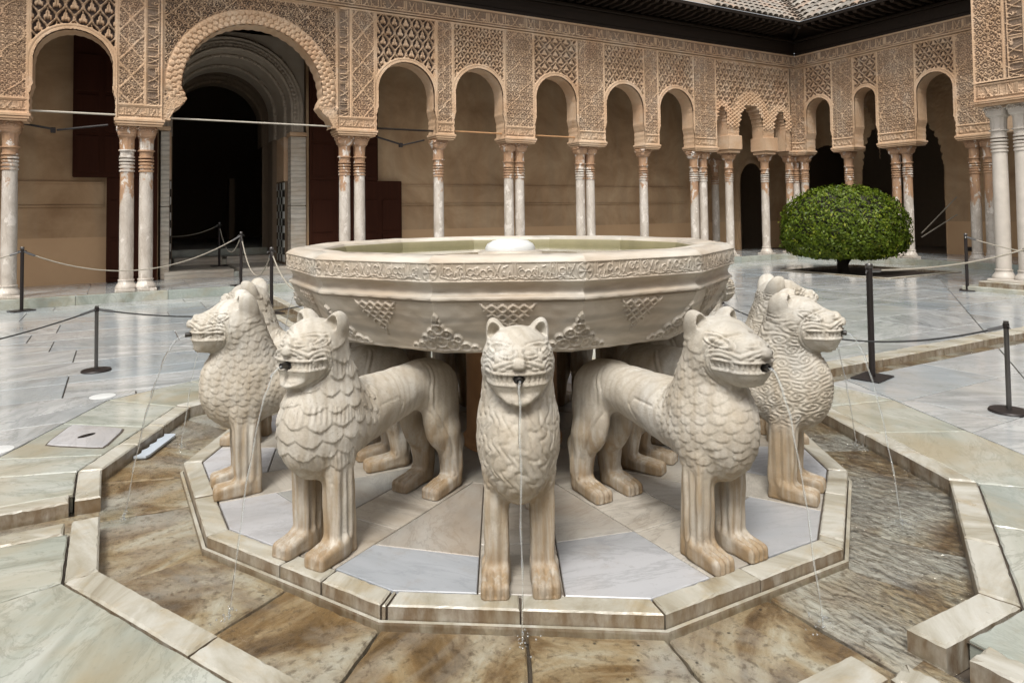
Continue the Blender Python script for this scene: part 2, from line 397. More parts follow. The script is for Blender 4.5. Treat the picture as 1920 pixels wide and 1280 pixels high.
def M_water(name, ripple=0.25, scale=(18, 6), rot=0.5, tint=(1, 1, 1), fine=0.0, dist=0.01):
    """thin clear film: what lies below shows through, the sky shows on top by Fresnel"""
    b = NB(name)
    pos = b.n('ShaderNodeNewGeometry').outputs['Position']
    v = b.n('ShaderNodeMapping', {'Vector': pos, 'Scale': (scale[0], scale[1], 1), 'Rotation': (0, 0, rot)}).outputs[0]
    h = b.math('ADD', b.noise(1.0, 3, 0.55, 0.8, v), b.math('MULTIPLY', b.noise(2.7, 2, 0.5, 0.5, v), 0.35))
    amp = b.math('MULTIPLY', b.ramp(b.noise(0.8, 3, 0.5, 0.2, pos), [(0.35, 0.4), (0.62, 1.0)]), b.ramp(b.math('MULTIPLY', b.math('ADD', b.sep(pos)[0], 1.0), 0.4), [(0.35, 0.10), (0.75, 1.0)]))
    nrm = b.bump(b.math('MULTIPLY', h, amp), ripple, dist)
    fr = b.n('ShaderNodeFresnel', {'IOR': 1.42, 'Normal': nrm}).outputs[0]
    gl = b.n('ShaderNodeBsdfGlossy', {'Color': (1, 1, 1, 1), 'Roughness': 0.03, 'Normal': nrm})
    tr = b.n('ShaderNodeBsdfTransparent', {'Color': (tint[0], tint[1], tint[2], 1)})
    mx = b.n('ShaderNodeMixShader', {0: fr, 1: tr.outputs[0], 2: gl.outputs[0]})
    b.t.links.new(mx.outputs[0], b.out.inputs['Surface'])
    return b.m

def M_jet():
    b = NB('falling_water')
    pos = b.n('ShaderNodeNewGeometry').outputs['Position']
    nrm = b.bump(b.noise(40, 3, 0.6, 0.5, pos), 0.5, 0.004)
    fr = b.n('ShaderNodeFresnel', {'IOR': 1.33, 'Normal': nrm}).outputs[0]
    gl = b.n('ShaderNodeBsdfGlossy', {'Roughness': 0.05, 'Normal': nrm})
    tr = b.n('ShaderNodeBsdfTransparent', {'Color': (0.93, 0.95, 0.95, 1)})
    df = b.n('ShaderNodeBsdfDiffuse', {'Color': (0.85, 0.87, 0.87, 1)})
    a = b.n('ShaderNodeMixShader', {0: 0.16, 1: tr.outputs[0], 2: df.outputs[0]})
    mx = b.n('ShaderNodeMixShader', {0: fr, 1: a.outputs[0], 2: gl.outputs[0]})
    b.t.links.new(mx.outputs[0], b.out.inputs['Surface'])
    return b.m

MAT = dict(
    lion=M_lion(), basin=M_basin(), kerb=M_kerb(), channel=M_channel(), stucco=M_stucco(), plaster=M_plaster(),
    column=M_column(), tile=M_tile(), leaf=M_leaf(),
    paving=M_paving('court_marble', (0.49, 0.50, 0.495), (0.37, 0.385, 0.385), (0.21, 0.225, 0.23), (0.38, 0.34, 0.265), (0.045, 0.19), 0.3, 0.3),
    border=M_paving('border_marble', (0.47, 0.48, 0.435), (0.36, 0.38, 0.33), (0.22, 0.235, 0.195), (0.36, 0.285, 0.165), (0.04, 0.18), 0.6, 0.35),
    plinth=M_paving('plinth_marble', (0.46, 0.46, 0.475), (0.375, 0.375, 0.385), (0.25, 0.25, 0.255), (0.42, 0.34, 0.25), (0.3, 0.5), 0.22, 0.05),
    inner=M_paving('stained_marble', (0.43, 0.415, 0.385), (0.33, 0.31, 0.28), (0.20, 0.18, 0.155), (0.28, 0.19, 0.105), (0.3, 0.5), 0.5, 0.3),
    striped=M_paving('striped_marble', (0.46, 0.43, 0.38), (0.36, 0.33, 0.285), (0.22, 0.195, 0.165), (0.31, 0.225, 0.135), (0.3, 0.5), 0.45, 0.7),
    mortar=M_flat('joint_mortar', (0.075, 0.058, 0.043), 0.85),
    algae=M_flat('algae_marble', (0.23, 0.205, 0.115), 0.5, 0, 0.35, 5.0, 0.2),
    pedestal=M_flat('rusty_marble', (0.44, 0.24, 0.11), 0.6, 0, 0.45, 6.0, 0.3),
    darkwood=M_wood('dark_cedar', (0.012, 0.009, 0.007), (0.035, 0.024, 0.017), 0.6, 'X'),
    door=M_wood('red_brown_door', (0.024, 0.007, 0.003), (0.05, 0.014, 0.006), 0.8, 'Z'),
    iron=M_flat('black_iron', (0.022, 0.017, 0.016), 0.45, 0.3),
    steel=M_flat('brushed_steel', (0.16, 0.155, 0.15), 0.35, 0.9),
    spout=M_flat('dull_metal', (0.10, 0.095, 0.09), 0.35, 0.9),
    rope=M_flat('pale_rope', (0.32, 0.29, 0.235), 0.8),
    blackrope=M_flat('black_rope', (0.02, 0.02, 0.02), 0.6),
    rod=M_flat('pale_tie_rod', (0.47, 0.43, 0.36), 0.6),
    bark=M_flat('dark_bark', (0.022, 0.018, 0.012), 0.85, 0, 0.3, 12, 0.6),
    soil=M_flat('dark_soil', (0.028, 0.018, 0.012), 0.95, 0, 0.4, 20, 0.8),
    plastic=M_flat('pale_blue_plastic', (0.42, 0.47, 0.52), 0.5),
    disc=M_flat('white_disc', (0.60, 0.61, 0.60), 0.4),
    black=M_flat('black_glaze', (0.012, 0.012, 0.012), 0.25),
    white=M_flat('white_glaze', (0.45, 0.45, 0.42), 0.3),
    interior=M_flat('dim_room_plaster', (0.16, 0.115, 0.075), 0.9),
    portal=M_flat('grey_stucco', (0.30, 0.25, 0.195), 0.85, 0, 0.3, 4.0, 0.4),
    whitecol=M_flat('white_column', (0.50, 0.455, 0.40), 0.5, 0, 0.25, 5.0, 0.3),
    water=M_water('channel_water', 1.0, (22, 8), 0.9, (0.96, 0.97, 0.95), 0, .085),
    pool=M_water('basin_water', 0.12, (8, 8), 0.2, (0.80, 0.83, 0.70)),
    jet=M_jet(),
)
# ------------------------------------------------------------------ lions: one distance field, meshed, then carved
LH = 0.0052
def f_smin(a, b, k):
    h = np.clip(0.5 + 0.5 * (b - a) / k, 0, 1); return b + (a - b) * h - k * h * (1 - h)
def f_smax(a, b, k): return -f_smin(-a, -b, k)
def f_ell(x, y, z, c, r):
    px, py, pz = (x - c[0]) / r[0], (y - c[1]) / r[1], (z - c[2]) / r[2]
    k0 = np.sqrt(px * px + py * py + pz * pz)
    k1 = np.sqrt((px / r[0]) ** 2 + (py / r[1]) ** 2 + (pz / r[2]) ** 2) + 1e-6
    return k0 * (k0 - 1) / k1
def f_cone(x, y, z, a, b, ra, rb, ys=1.0):
    bx, by, bz = b[0] - a[0], (b[1] - a[1]) * ys, b[2] - a[2]
    px, py, pz = x - a[0], (y - a[1]) * ys, z - a[2]
    h = np.clip((px * bx + py * by + pz * bz) / (bx * bx + by * by + bz * bz), 0, 1)
    return np.sqrt((px - bx * h) ** 2 + (py - by * h) ** 2 + (pz - bz * h) ** 2) - (ra + (rb - ra) * h)
def f_box(x, y, z, c, hb, r):
    qx, qy, qz = np.abs(x - c[0]) - hb[0] + r, np.abs(y - c[1]) - hb[1] + r, np.abs(z - c[2]) - hb[2] + r
    return np.sqrt(np.maximum(qx, 0) ** 2 + np.maximum(qy, 0) ** 2 + np.maximum(qz, 0) ** 2) + np.minimum(np.maximum(qx, np.maximum(qy, qz)), 0) - r

def lion_field(x, y, z, P):
    y = np.abs(y)
    x0 = x; f_ = 1 - (1 - P.get('short', 1.0)) * ss(.67, .735, z); x = np.where(x0 > 1.70, 1.70 + (x0 - 1.70) / f_, x0)
    mz = P.get('muzzle', 0.0); ef = P.get('ear', 0.0)
    d = f_ell(x, y, z, (1.662, 0, .515), (.182, .130, .215))
    d = f_smin(d, f_cone(x, y, z, (1.58, 0, .490), (1.04, 0, .535), .155, .104, 1.02), .06)
    d = f_smin(d, f_ell(x, y, z, (.93, 0, .52), (.165, .118, .118)), .06)
    d = f_smin(d, f_ell(x, y, z, (.905, .072, .40), (.132, .060, .20)), .045)
    # hind legs
    d = f_smin(d, f_cone(x, y, z, (.875, .080, .28), (.838, .086, .10), .070, .049), .05)
    d = f_smin(d, f_cone(x, y, z, (.838, .086, .14), (.842, .087, .03), .049, .052), .03)
    d = f_smin(d, f_ell(x, y, z, (.775, .086, .20), (.035, .034, .05)), .04)
    hp = f_smax(f_box(x, y, z + (x - .95) * .12, (.955, .091, .028), (.088, .050, .036), .022), -z, .006)
    d = f_smin(d, hp, .025)
    # fore legs: squarish pillars
    fl = f_box(x, y, z, (1.628 + (z - .2) * .05, .085, .20), (.060, .042, .22), .022)
    d = f_smin(d, fl, .035)
    fp = f_smax(f_box(x, y, z + (x - 1.70) * .16, (1.700, .091, .030), (.084, .051, .038), .020), -z, .006)
    d = f_smin(d, fp, .025)
    # neck and head
    d = f_smin(d, f_cone(x, y, z, (1.60, 0, .60), (1.655, 0, .80), .140, .118, .97), .05)
    hd = f_ell(x, y, z, (1.675, 0, .838), (.122, .118, .102))
    mzz = f_cone(x, y, z, (1.735, 0, .812), (1.834 + mz, 0, .797), .111, .089 - mz * .35, .88)
    hd = f_smin(hd, mzz, .05)
    hd = f_smin(hd, f_cone(x, y, z, (1.70, 0, .772), (1.828 + mz, 0, .762), .093, .070, .80), .03)
    hd = f_smin(hd, f_ell(x, y, z, (1.903 + mz, 0, .832), (.024, .032, .018)), .02)
    d = f_smin(d, hd, .028)
    # ears: hooded shells, hollow to the front
    yy = y - .076; zz = z - .898
    ca, sa = math.cos(.30), math.sin(.30)
    ey = ca * yy - sa * zz; ez = sa * yy + ca * zz; ex = x - 1.640
    ear = f_ell(ex, ey, ez, (0, 0, -.026), (.070, .043, .098 + ef))
    cut = f_ell(ex, ey, ez, (.062, .002, -.014), (.072, .032, .078 + ef))
    ear = f_smax(ear, -cut, .008)
    d = f_smin(d, ear, .014)
    # mouth hole for the spout, flat underside
    d = f_smax(d, -f_cone(x, y, z, (1.87, 0, .781), (2.0, 0, .781), .017, .017), .006)
    return np.maximum(d, -z)

def surface_nets(F, o, h):
    s = F < 0
    nx, ny, nz = F.shape
    cnt = np.zeros((nx - 1, ny - 1, nz - 1), np.int8)
    C = [(i, j, k) for i in (0, 1) for j in (0, 1) for k in (0, 1)]
    for (i, j, k) in C: cnt += s[i:nx - 1 + i, j:ny - 1 + j, k:nz - 1 + k]
    act = (cnt > 0) & (cnt < 8)
    idx = np.full(act.shape, -1, np.int32); ii = np.argwhere(act); idx[act] = np.arange(len(ii))
    val = {c: F[ii[:, 0] + c[0], ii[:, 1] + c[1], ii[:, 2] + c[2]] for c in C}
    acc = np.zeros((len(ii), 3)); num = np.zeros(len(ii))
    for a in C:
        for ax in range(3):
            if a[ax] == 0:
                b = list(a); b[ax] = 1; b = tuple(b)
                fa, fb = val[a], val[b]; m = (fa < 0) != (fb < 0)
                t = np.where(m, fa / np.where(m, fa - fb, 1), 0)
                p = np.array(a, float)[None, :] + np.zeros((len(ii), 3)); p[:, ax] += t
                acc[m] += p[m]; num[m] += 1
    V = (ii + acc / num[:, None]) * h + np.array(o)
    quads = []
    for ax in range(3):
        sl0 = [slice(None)] * 3; sl1 = [slice(None)] * 3
        sl0[ax] = slice(0, -1); sl1[ax] = slice(1, None)
        df = s[tuple(sl0)] != s[tuple(sl1)]
        e = np.argwhere(df)
        u, v = (ax + 1) % 3, (ax + 2) % 3
        lim = np.array([nx - 1, ny - 1, nz - 1])
        ok = (e[:, u] >= 1) & (e[:, v] >= 1) & (e[:, u] < lim[u]) & (e[:, v] < lim[v])
        e = e[ok]
        def g(du, dv):
            q = e.copy(); q[:, u] -= du; q[:, v] -= dv; return idx[q[:, 0], q[:, 1], q[:, 2]]
        q = np.stack([g(1, 1), g(0, 1), g(0, 0), g(1, 0)], 1)
        inside = s[e[:, 0], e[:, 1], e[:, 2]]
        q[~inside] = q[~inside][:, ::-1]
        quads.append(q)
    return V, np.concatenate(quads)

def ss(a, b, x):
    t = np.clip((x - a) / (b - a), 0, 1); return t * t * (3 - 2 * t)
def groove(d, w): return np.exp(-(d / w) ** 2)

def seg_dist(px, py, pts):
    d = np.full(px.shape, 1e9)
    for (ax, ay), (bx, by) in zip(pts[:-1], pts[1:]):
        ex, ey = bx - ax, by - ay; L = ex * ex + ey * ey + 1e-12
        t = np.clip(((px - ax) * ex + (py - ay) * ey) / L, 0, 1)
        d = np.minimum(d, np.hypot(px - ax - t * ex, py - ay - t * ey))
    return d

def scales(u, v, pu, pv, tall=1.5):
    """overlapping scales: every scale thickens towards its rounded lower edge and steps down on to the next"""
    out = np.zeros_like(u); done = np.zeros(u.shape, bool); edge = np.zeros_like(u)
    r0 = np.floor(v / pv)
    for k in (1, 0, -1)[::1]:
        row = r0 + k
        top = (row + 1) * pv
        uu = u / pu + 0.5 * np.mod(row, 2); cu = (np.floor(uu) + 0.5 - 0.5 * np.mod(row, 2)) * pu
        du = (u - cu) / (pu * 0.56); dv = (top - v) / (pv * tall)
        rad = np.sqrt(du ** 2 * np.clip(dv, 0.25, 1) + np.clip(dv, 0, None) ** 2)
        ins = (rad < 1) & (dv > -0.2) & ~done
        out[ins] = 0.25 + 0.75 * np.clip(dv[ins], 0, 1) - 0.30 * np.abs(du[ins]) ** 2
        edge[ins] = rad[ins]
        done |= ins
    return out, edge

def carve(V, N, P):
    x, y, z = V[:, 0], V[:, 1], V[:, 2]; ay = np.abs(y)
    f_ = 1 - (1 - P.get('short', 1.0)) * ss(.67, .735, z); x = np.where(x > 1.70, 1.70 + (x - 1.70) / f_, x)
    D = np.zeros(len(V))
    mz = P.get('muzzle', 0.0)
    # ---------- mane
    face = ss(1.705, 1.735, x) * ss(.70, .735, z)
    back = 1.395 + (0.66 - z) * 0.36
    M = ss(-.012, .02, x - back) * ss(.325, .365, z) * (1 - face) * (1 - ss(.855, .875, z + (x - 1.6) * .3))
    th = np.arctan2(y, x - 1.47); u = th * 0.185; v = z + 0.10 * np.abs(th) - (1.68 - x) * 0.18
    kind = P['mane']
    if kind == 'scales':
        u2 = u + .006 * np.sin(31 * v + 17 * u + P['seed']) + .004 * np.sin(71 * v); v2 = v + .006 * np.sin(27 * u + 3 * P['seed']) + .004 * np.sin(63 * u - 20 * v)
        h, e = scales(u2, v2, P['pu'], P['pv'])
        h = h + 0.14 * np.sin(2 * PI * u / (P['pu'] / 3.0)) * ss(.3, .8, e)
        D += M * (h * 0.0068 - 0.004)
    elif kind == 'feathers':
        u2 = u + .008 * np.sin(23 * v + 11 * u); v2 = v + .010 * np.sin(17 * u + 1) + .006 * np.sin(41 * u - 13 * v)
        h, e = scales(u2, v2, P['pu'], P['pv'], 1.25)
        rib = (np.mod(np.floor(v / P['pv']), 3) == 1) * np.sin(2 * PI * u / 0.0105) * 0.0016
        D += M * (h * 0.0095 - 0.005 + rib)
    elif kind == 'locks':
        wv = u + 0.0085 * np.sin(2 * PI * v / 0.088 + 5 * np.sin(u * 19)) + .004 * np.sin(2 * PI * v / .047 + 9 * np.sin(u * 31))
        a = np.abs(np.mod(wv / P['pu'], 1.0) - 0.5) * 2
        tuft, e = scales(u, v, P['pu'] * 2.6, P['pv'], 1.5)
        D += M * ((np.sqrt(np.clip(1 - a ** 2, 0, 1)) * 0.0075 - 0.004) + (tuft - .6) * .004)
    else:                                                      # curls
        pu, pv = P['pu'], P['pv']
        row = np.floor(v / pv); uu = u / pu + 0.5 * np.mod(row, 2); cx = (np.mod(uu, 1) - .5) * pu; cy = (np.mod(v / pv, 1) - .5) * pv
        sg = np.where(np.mod(np.floor(uu) + row, 2) > 0, 1.0, -1.0)
        r = np.hypot(cx, cy); a = np.arctan2(cy, cx * sg)
        r = r * (1 + .18 * np.sin(9 * u + 13 * v)); sp = np.sin(2 * PI * r / 0.0135 - a + 2 * np.sin(7 * u))
        wv = np.sin(2 * PI * (v + .012 * np.sin(u * 60)) / .017)
        k = ss(pv * .62, pv * .40, r)
        D += M * (0.0034 * (sp * k + wv * (1 - k)))
    # hair runs down the throat
    thr = ss(1.72, 1.76, x) * ss(.735, .70, z) * ss(.36, .42, z) * ss(.12, .08, ay)
    # ---------- face
    fm = ss(1.712, 1.722, x)
    ex, ez = x - 1.885 - mz, z - .775
    g = np.sqrt(ex ** 2 + (ez / 0.74) ** 2)
    F = np.zeros(len(V))
    side = ss(.012, .03, ay)
    top = ss(.66, .72, z)
    for r, dp, w in P['arcs']: F -= dp * groove(g - r, w) * side * top * ss(1.90, 1.87, x - mz)
    # lines under the eye, from the bridge of the nose back and down
    for k in range(P.get('lines', 3)):
        zk = .842 - .0165 * k - .9 * np.clip(x - 1.80, 0, 1) * (.20 + .05 * k) - 5.0 * np.clip(1.785 + .006 * k - x, 0, 1) ** 2
        F -= .0046 * groove(z - zk, .0042) * ss(1.735, 1.75, x) * ss(1.885, 1.86, x - mz) * side
    # eye: almond with raised rims
    dx, dz = (x - 1.772) / .032, (z - .866 + (x - 1.772) * .25) / .0100
    q = np.sqrt(dx ** 2 + dz ** 2) + 0.0
    eye = ss(.03, .045, ay)
    F += eye * (.0052 * ss(1.0, .4, q) - .0050 * groove((q - 1.28) / 1.0, .22) + .0040 * groove(q - 1.75, .25) - .0035 * groove(q - 2.25, .22))
    # the same features as they turn on to the front of the face
    wf = ss(.40, .72, N[:, 0]) * ss(.74, .76, z)
    G = np.zeros(len(V))
    qx, qz = (ay - .054) / .027, (z - .872 - (ay - .054) * .12) / .0105
    q = np.sqrt(qx ** 2 + qz ** 2)
    G += .0045 * ss(1.0, .4, q) - .0050 * groove(q - 1.3, .22) + .0035 * groove(q - 1.75, .25) - .0045 * groove(q - 2.3, .22)
    for k in range(3):
        zk = .853 - .0145 * k - (.30 + .10 * k) * np.clip(ay - .018, 0, 1) - 2.2 * np.clip(ay - .05, 0, 1) ** 2
        G -= .0052 * groove(z - zk, .0040) * ss(.014, .024, ay) * ss(.805, .815, z + .1 * ay)
    G += .006 * ss(.030, .016, ay) * ss(.812, .822, z) * ss(.90, .87, z)            # bridge and tip of the nose
    G -= .0050 * groove(z - .812 - .10 * ay, .0035) * ss(.075, .06, ay)
    G -= .0030 * groove(z - .8035, .0028) * ss(.10, .09, ay)
    F = F * (1 - wf) + G * wf
    # nostrils and muzzle crease
    F -= .006 * groove(np.hypot((x - 1.905 - mz) / 1.0, np.hypot(ay - .018, z - .823)), .007)
    F -= .0045 * groove(z - .805 - .10 * (1.89 + mz - x) * 0, .0040) * ss(1.76, 1.78, x)
    # mouth: sunk slot with teeth between two lips
    slot = ss(.7625, .7665, z) * ss(.795, .791, z) * ss(1.747, 1.755, x)
    s_ = np.arctan2(y, x - 1.70 - mz) * .17
    tooth = ss(0.0, .22, np.abs(np.mod(s_ / P.get('tooth', .0165), 1) - .5) * 2 - .0) * 0 + (np.abs(np.mod(s_ / P.get('tooth', .0165), 1) - .5) < .36)
    mid = groove(z - .779, .0022)
    F += slot * (-.0070 + .0042 * tooth * (1 - .7 * mid))
    F += .0030 * (groove(z - .7985, .0032) + groove(z - .7585, .0032)) * ss(1.742, 1.756, x) * ss(.74, .75, z)
    F += .0025 * groove(z - .748, .003) * ss(1.75, 1.77, x) * 0
    D += 1.45 * F * fm
    # ear rim line and brow
    D -= .003 * groove(x - 1.705 - (z - .80) * .25, .004) * ss(.74, .77, z) * ss(.93, .90, z) * side * P.get('hood', 1.0)
    # ---------- shoulder: wedge-shaped outline behind the mane
    sh = np.array(P.get('wedge', [(1.42, .545), (1.29, .548), (1.262, .515), (1.30, .45), (1.40, .375), (1.535, .315)]))
    dd = seg_dist(x, z, [tuple(p) for p in sh])
    D -= .0050 * groove(dd, .0055) * ss(.05, .075, ay) * P.get('wedge_on', 1.0)
    # thigh outline
    dd = seg_dist(x, z, [(1.00, .62), (1.035, .52), (1.02, .42), (.965, .33), (.915, .22), (.885, .08)])
    D += (.0035 * groove(dd, .007) - .0035 * groove(dd - .014, .005)) * ss(.05, .07, ay)
    # ---------- fluted legs and toes
    legf = ss(.36, .30, z) * ss(.055, .085, z) * ss(1.54, 1.56, x)
    a = np.arctan2(ay - .085, x - 1.63)
    D += legf * .0042 * np.cos(9 * a)
    legh = ss(.30, .22, z) * ss(.06, .09, z) * ss(1.02, 1.0, x)
    a = np.arctan2(ay - .086, x - .83)
    D += legh * .0024 * np.cos(8 * a)
    for xs, xe in ((1.692, 1.85), (.915, 1.12)):
        tm = ss(xs, xs + .02, x) * ss(xe, xe - .01, x) * ss(.12, .10, z)
        for t in (-.025, 0.0, .025):
            D -= tm * .012 * groove(ay - .091 - t * (1 + (x - xs) * .6), .0052)
    # ---------- slight unevenness of the hand-cut surface
    D += .0016 * (np.sin(31 * x + 17 * z + P['seed']) * np.sin(23 * y + 29 * z + 2 * P['seed']) + .6 * np.sin(67 * x - 41 * z) * np.sin(53 * y + P['seed']))
    # chips, pits and worn spots
    pit = np.zeros(len(V)); rp = np.random.default_rng(int(P['seed'] * 10))
    for c in rp.uniform((1.0, -.14, .05), (1.9, .14, .95), (70, 3)):
        dd = np.sqrt((V[:, 0] - c[0]) ** 2 + (V[:, 1] - c[1]) ** 2 + (z - c[2]) ** 2); pit += groove(dd, rp.uniform(.006, .016)) * rp.uniform(.001, .004)
    D -= pit
    D *= ss(.002, .010, z)
    return V + N * D[:, None]

def lion_mesh(name, P):
    o = (0.62, -0.2, -0.012)
    xs = np.arange(0.62, 2.02, LH, dtype=np.float32); ys = np.arange(-LH * 1.5, 0.185, LH, dtype=np.float32); zs = np.arange(-0.012, 1.02, LH, dtype=np.float32)
    X, Y, Z = np.meshgrid(xs, ys, zs, indexing='ij')
    half = lion_field(X, Y, Z, P)
    F = np.concatenate([half[:, :1:-1, :], half[:, 2:, :]], axis=1)      # mirrored about y = 0
    yo = -(half.shape[1] - 2 - 0.5) * LH
    V, Q = surface_nets(F, (xs[0], yo, zs[0]), LH)
    me = mesh('tmp', V.astype(np.float32), Q.astype(np.int32))
    N = np.zeros(len(V) * 3, np.float32); me.vertices.foreach_get('normal', N); N = N.reshape(-1, 3)
    bpy.data.meshes.remove(me)
    V = carve(V, N, P)
    V[:, 0] -= 1.35
    return mesh(name, V.astype(np.float32), Q.astype(np.int32), MAT['lion'], True)

ARCS = [(.142, .0045, .0036), (.156, .0045, .0036), (.172, .0075, .0050)]
LIONS = {
    'locks': dict(short=.62, mane='locks', pu=.024, pv=.085, arcs=ARCS, seed=1.0, lines=3, wedge_on=0.0),
    'scales': dict(short=.95, mane='scales', pu=.040, pv=.034, arcs=ARCS, seed=2.0, lines=3),
    'feathers': dict(short=.58, mane='feathers', pu=.050, pv=.060, arcs=[(.140, .0055, .004), (.152, .0055, .004), (.170, .0080, .005)], seed=3.0, lines=3, ear=.004, wedge_on=.4),
    'crescents': dict(short=.80, mane='scales', pu=.030, pv=.030, arcs=[(.118, .004, .0034), (.132, .004, .0034), (.146, .0045, .0036), (.164, .0055, .0045)], seed=4.0, lines=4, muzzle=.012, ear=.012, tooth=.014, hood=1.5, wedge_on=0.0),
    'curls': dict(short=.88, mane='curls', pu=.062, pv=.052, arcs=[(.150, .0045, .0036), (.168, .0065, .005)], seed=5.0, lines=3, muzzle=-.004, wedge_on=0.0),
}
lion_meshes = {k: lion_mesh('lion_body', P) for k, P in LIONS.items()}
sp = MB(); sp.lathe([(.0165, 0.0), (.0165, .010), (.0115, .012), (.0115, .047), (.0085, .048), (.0085, .030)], 16)
spout_me = sp.mesh('spout', MAT['spout'], True)
fountain_lions = [   # direction (degrees), carving, shift along it, speed of its jet, lion label, jet label
    (-118.6, 'locks', -.03, .17, 'white marble lion at the very front, seen head on with wavy locks', 'thin jet falling straight down before the front lion'),
    (-90.0, 'scales', 0.0, .48, 'white marble lion right of the front one, turned right, small scales on its shoulder', 'thin jet from the small-scaled lion right of the front one'),
    (-149.3, 'feathers', -.075, .56, 'white marble lion left of the front one, turned left, big feathery tufts on its mane', 'thin jet from the feather-maned lion left of the front one'),
    (177.5, 'crescents', -.115, .62, 'leftmost marble lion, pointed muzzle facing left, crescent curls on its neck', 'thin jet from the leftmost lion arching towards the drain grate'),
    (-61.5, 'curls', -.06, .50, 'rightmost marble lion facing right, wavy curled mane, before the tall dark post', 'thin jet from the rightmost lion arching over the right kerb'),
    (-31.0, 'curls', -.06, .50, 'marble lion at back right whose ears show above the rightmost lion', 'faint jet beyond the rightmost lion'),
    (148.5, 'feathers', -.05, .55, 'marble lion at back left whose head shows behind the leftmost lion', 'faint jet beyond the leftmost lion'),
    (119.5, 'crescents', -.05, .55, 'marble lion half hidden behind the left edge of the basin', 'faint jet arching behind the left edge of the basin'),
    (90.0, 'scales', -.05, .5, 'far-side marble lion facing the big arch, only legs seen under the basin', 'jet hidden behind the basin, towards the big arch'),
    (60.0, 'locks', -.05, .5, 'far-side marble lion, dark legs left of the front lion\'s head', 'jet hidden behind the fountain head'),
    (30.0, 'curls', -.05, .5, 'far-side marble lion, pale legs right of the front lion\'s head', 'jet hidden behind the right half of the basin'),
    (0.0, 'scales', -.05, .5, 'shaded marble lion at far right, haunch above the small-scaled lion\'s back', 'jet hidden behind the basin on the right'),
]
for ang, kind, ro, v0, label, jlabel in fountain_lions:
    a = math.radians(ang); P = LIONS[kind]; R0 = 1.35 + ro
    root = empty('lion_statue', (R0 * math.cos(a), R0 * math.sin(a), 0.001), a)
    tag(root, label, 'lion statue', 'marble lions round the fountain basin')
    obj('body', lion_meshes[kind], root)
    xs = 1.70 + (1.885 + P.get('muzzle', 0) - 1.70) * P.get('short', 1.0) - 1.35
    s_ = obj('spout', spout_me, root, (xs, 0, .781)); s_.rotation_euler = (0, PI / 2, 0)
    # the jet it spits: a thin arc that falls into the channel, breaking up at its foot
    m = MB(); pts = []; rad = []
    x0 = R0 + xs + .046; zend = -0.053
    T = math.sqrt(2 * (.781 - zend) / 9.81)
    for i in range(41):
        t = T * (i / 40.0)
        pts.append((x0 + v0 * t + .0015 * math.sin(t * 90 + ang), .002 * math.sin(t * 55 + ang), .781 - 4.905 * t * t))
        rad.append(.0050 - .0022 * (i / 40) + .0009 * math.sin(i * 1.7 + ang) + .0006 * math.sin(i * 4.1))
    m.tube(pts, rad, 7)
    for i in range(26):
        q = random.random() ** 2; aa = random.random() * 2 * PI; rr_ = .002 + .0022 * random.random()
        cx, cy, cz = pts[-1][0] + .085 * q * math.cos(aa), .085 * q * math.sin(aa), zend + .004 + .04 * (1 - q) * random.random() ** 2
        m.lathe([(.0005, -rr_), (rr_ * .8, -rr_ * .5), (rr_, 0), (rr_ * .8, rr_ * .5), (.0005, rr_)], 6, (cx, cy, cz))
    j = m.obj('water_jet', MAT['jet'], None, True, (0, 0, 0), a)
    tag(j, jlabel, 'water jet', 'water jets falling from the lions')
# ------------------------------------------------------------------ ground geometry
def clip(poly, a, b, c):
    """part of a convex polygon where a*x + b*y <= c"""
    out = []; n = len(poly)
    for i in range(n):
        p, q = poly[i], poly[(i + 1) % n]
        dp, dq = a * p[0] + b * p[1] - c, a * q[0] + b * q[1] - c
        if dp <= 0: out.append(p)
        if (dp < 0 < dq) or (dq < 0 < dp):
            t = dp / (dp - dq); out.append((p[0] + (q[0] - p[0]) * t, p[1] + (q[1] - p[1]) * t))
    return out
def area(poly):
    return 0.5 * sum(poly[i][0] * poly[(i + 1) % len(poly)][1] - poly[(i + 1) % len(poly)][0] * poly[i][1] for i in range(len(poly)))
def inset(poly, d):
    out = list(poly); n = len(poly)
    for i in range(n):
        p, q = poly[i], poly[(i + 1) % n]
        ex, ey = q[0] - p[0], q[1] - p[1]; L = math.hypot(ex, ey)
        if L < 1e-6: continue
        a, b = ey / L, -ex / L                                   # outward normal of a counter-clockwise polygon
        out = clip(out, a, b, a * p[0] + b * p[1] - d)
        if len(out) < 3: return []
    res = []
    for p in out:
        if not res or math.hypot(p[0] - res[-1][0], p[1] - res[-1][1]) > 1e-4: res.append(p)
    if len(res) > 1 and math.hypot(res[0][0] - res[-1][0], res[0][1] - res[-1][1]) < 1e-4: res.pop()
    return res
def ccw(poly): return list(poly) if area(poly) > 0 else list(reversed(poly))

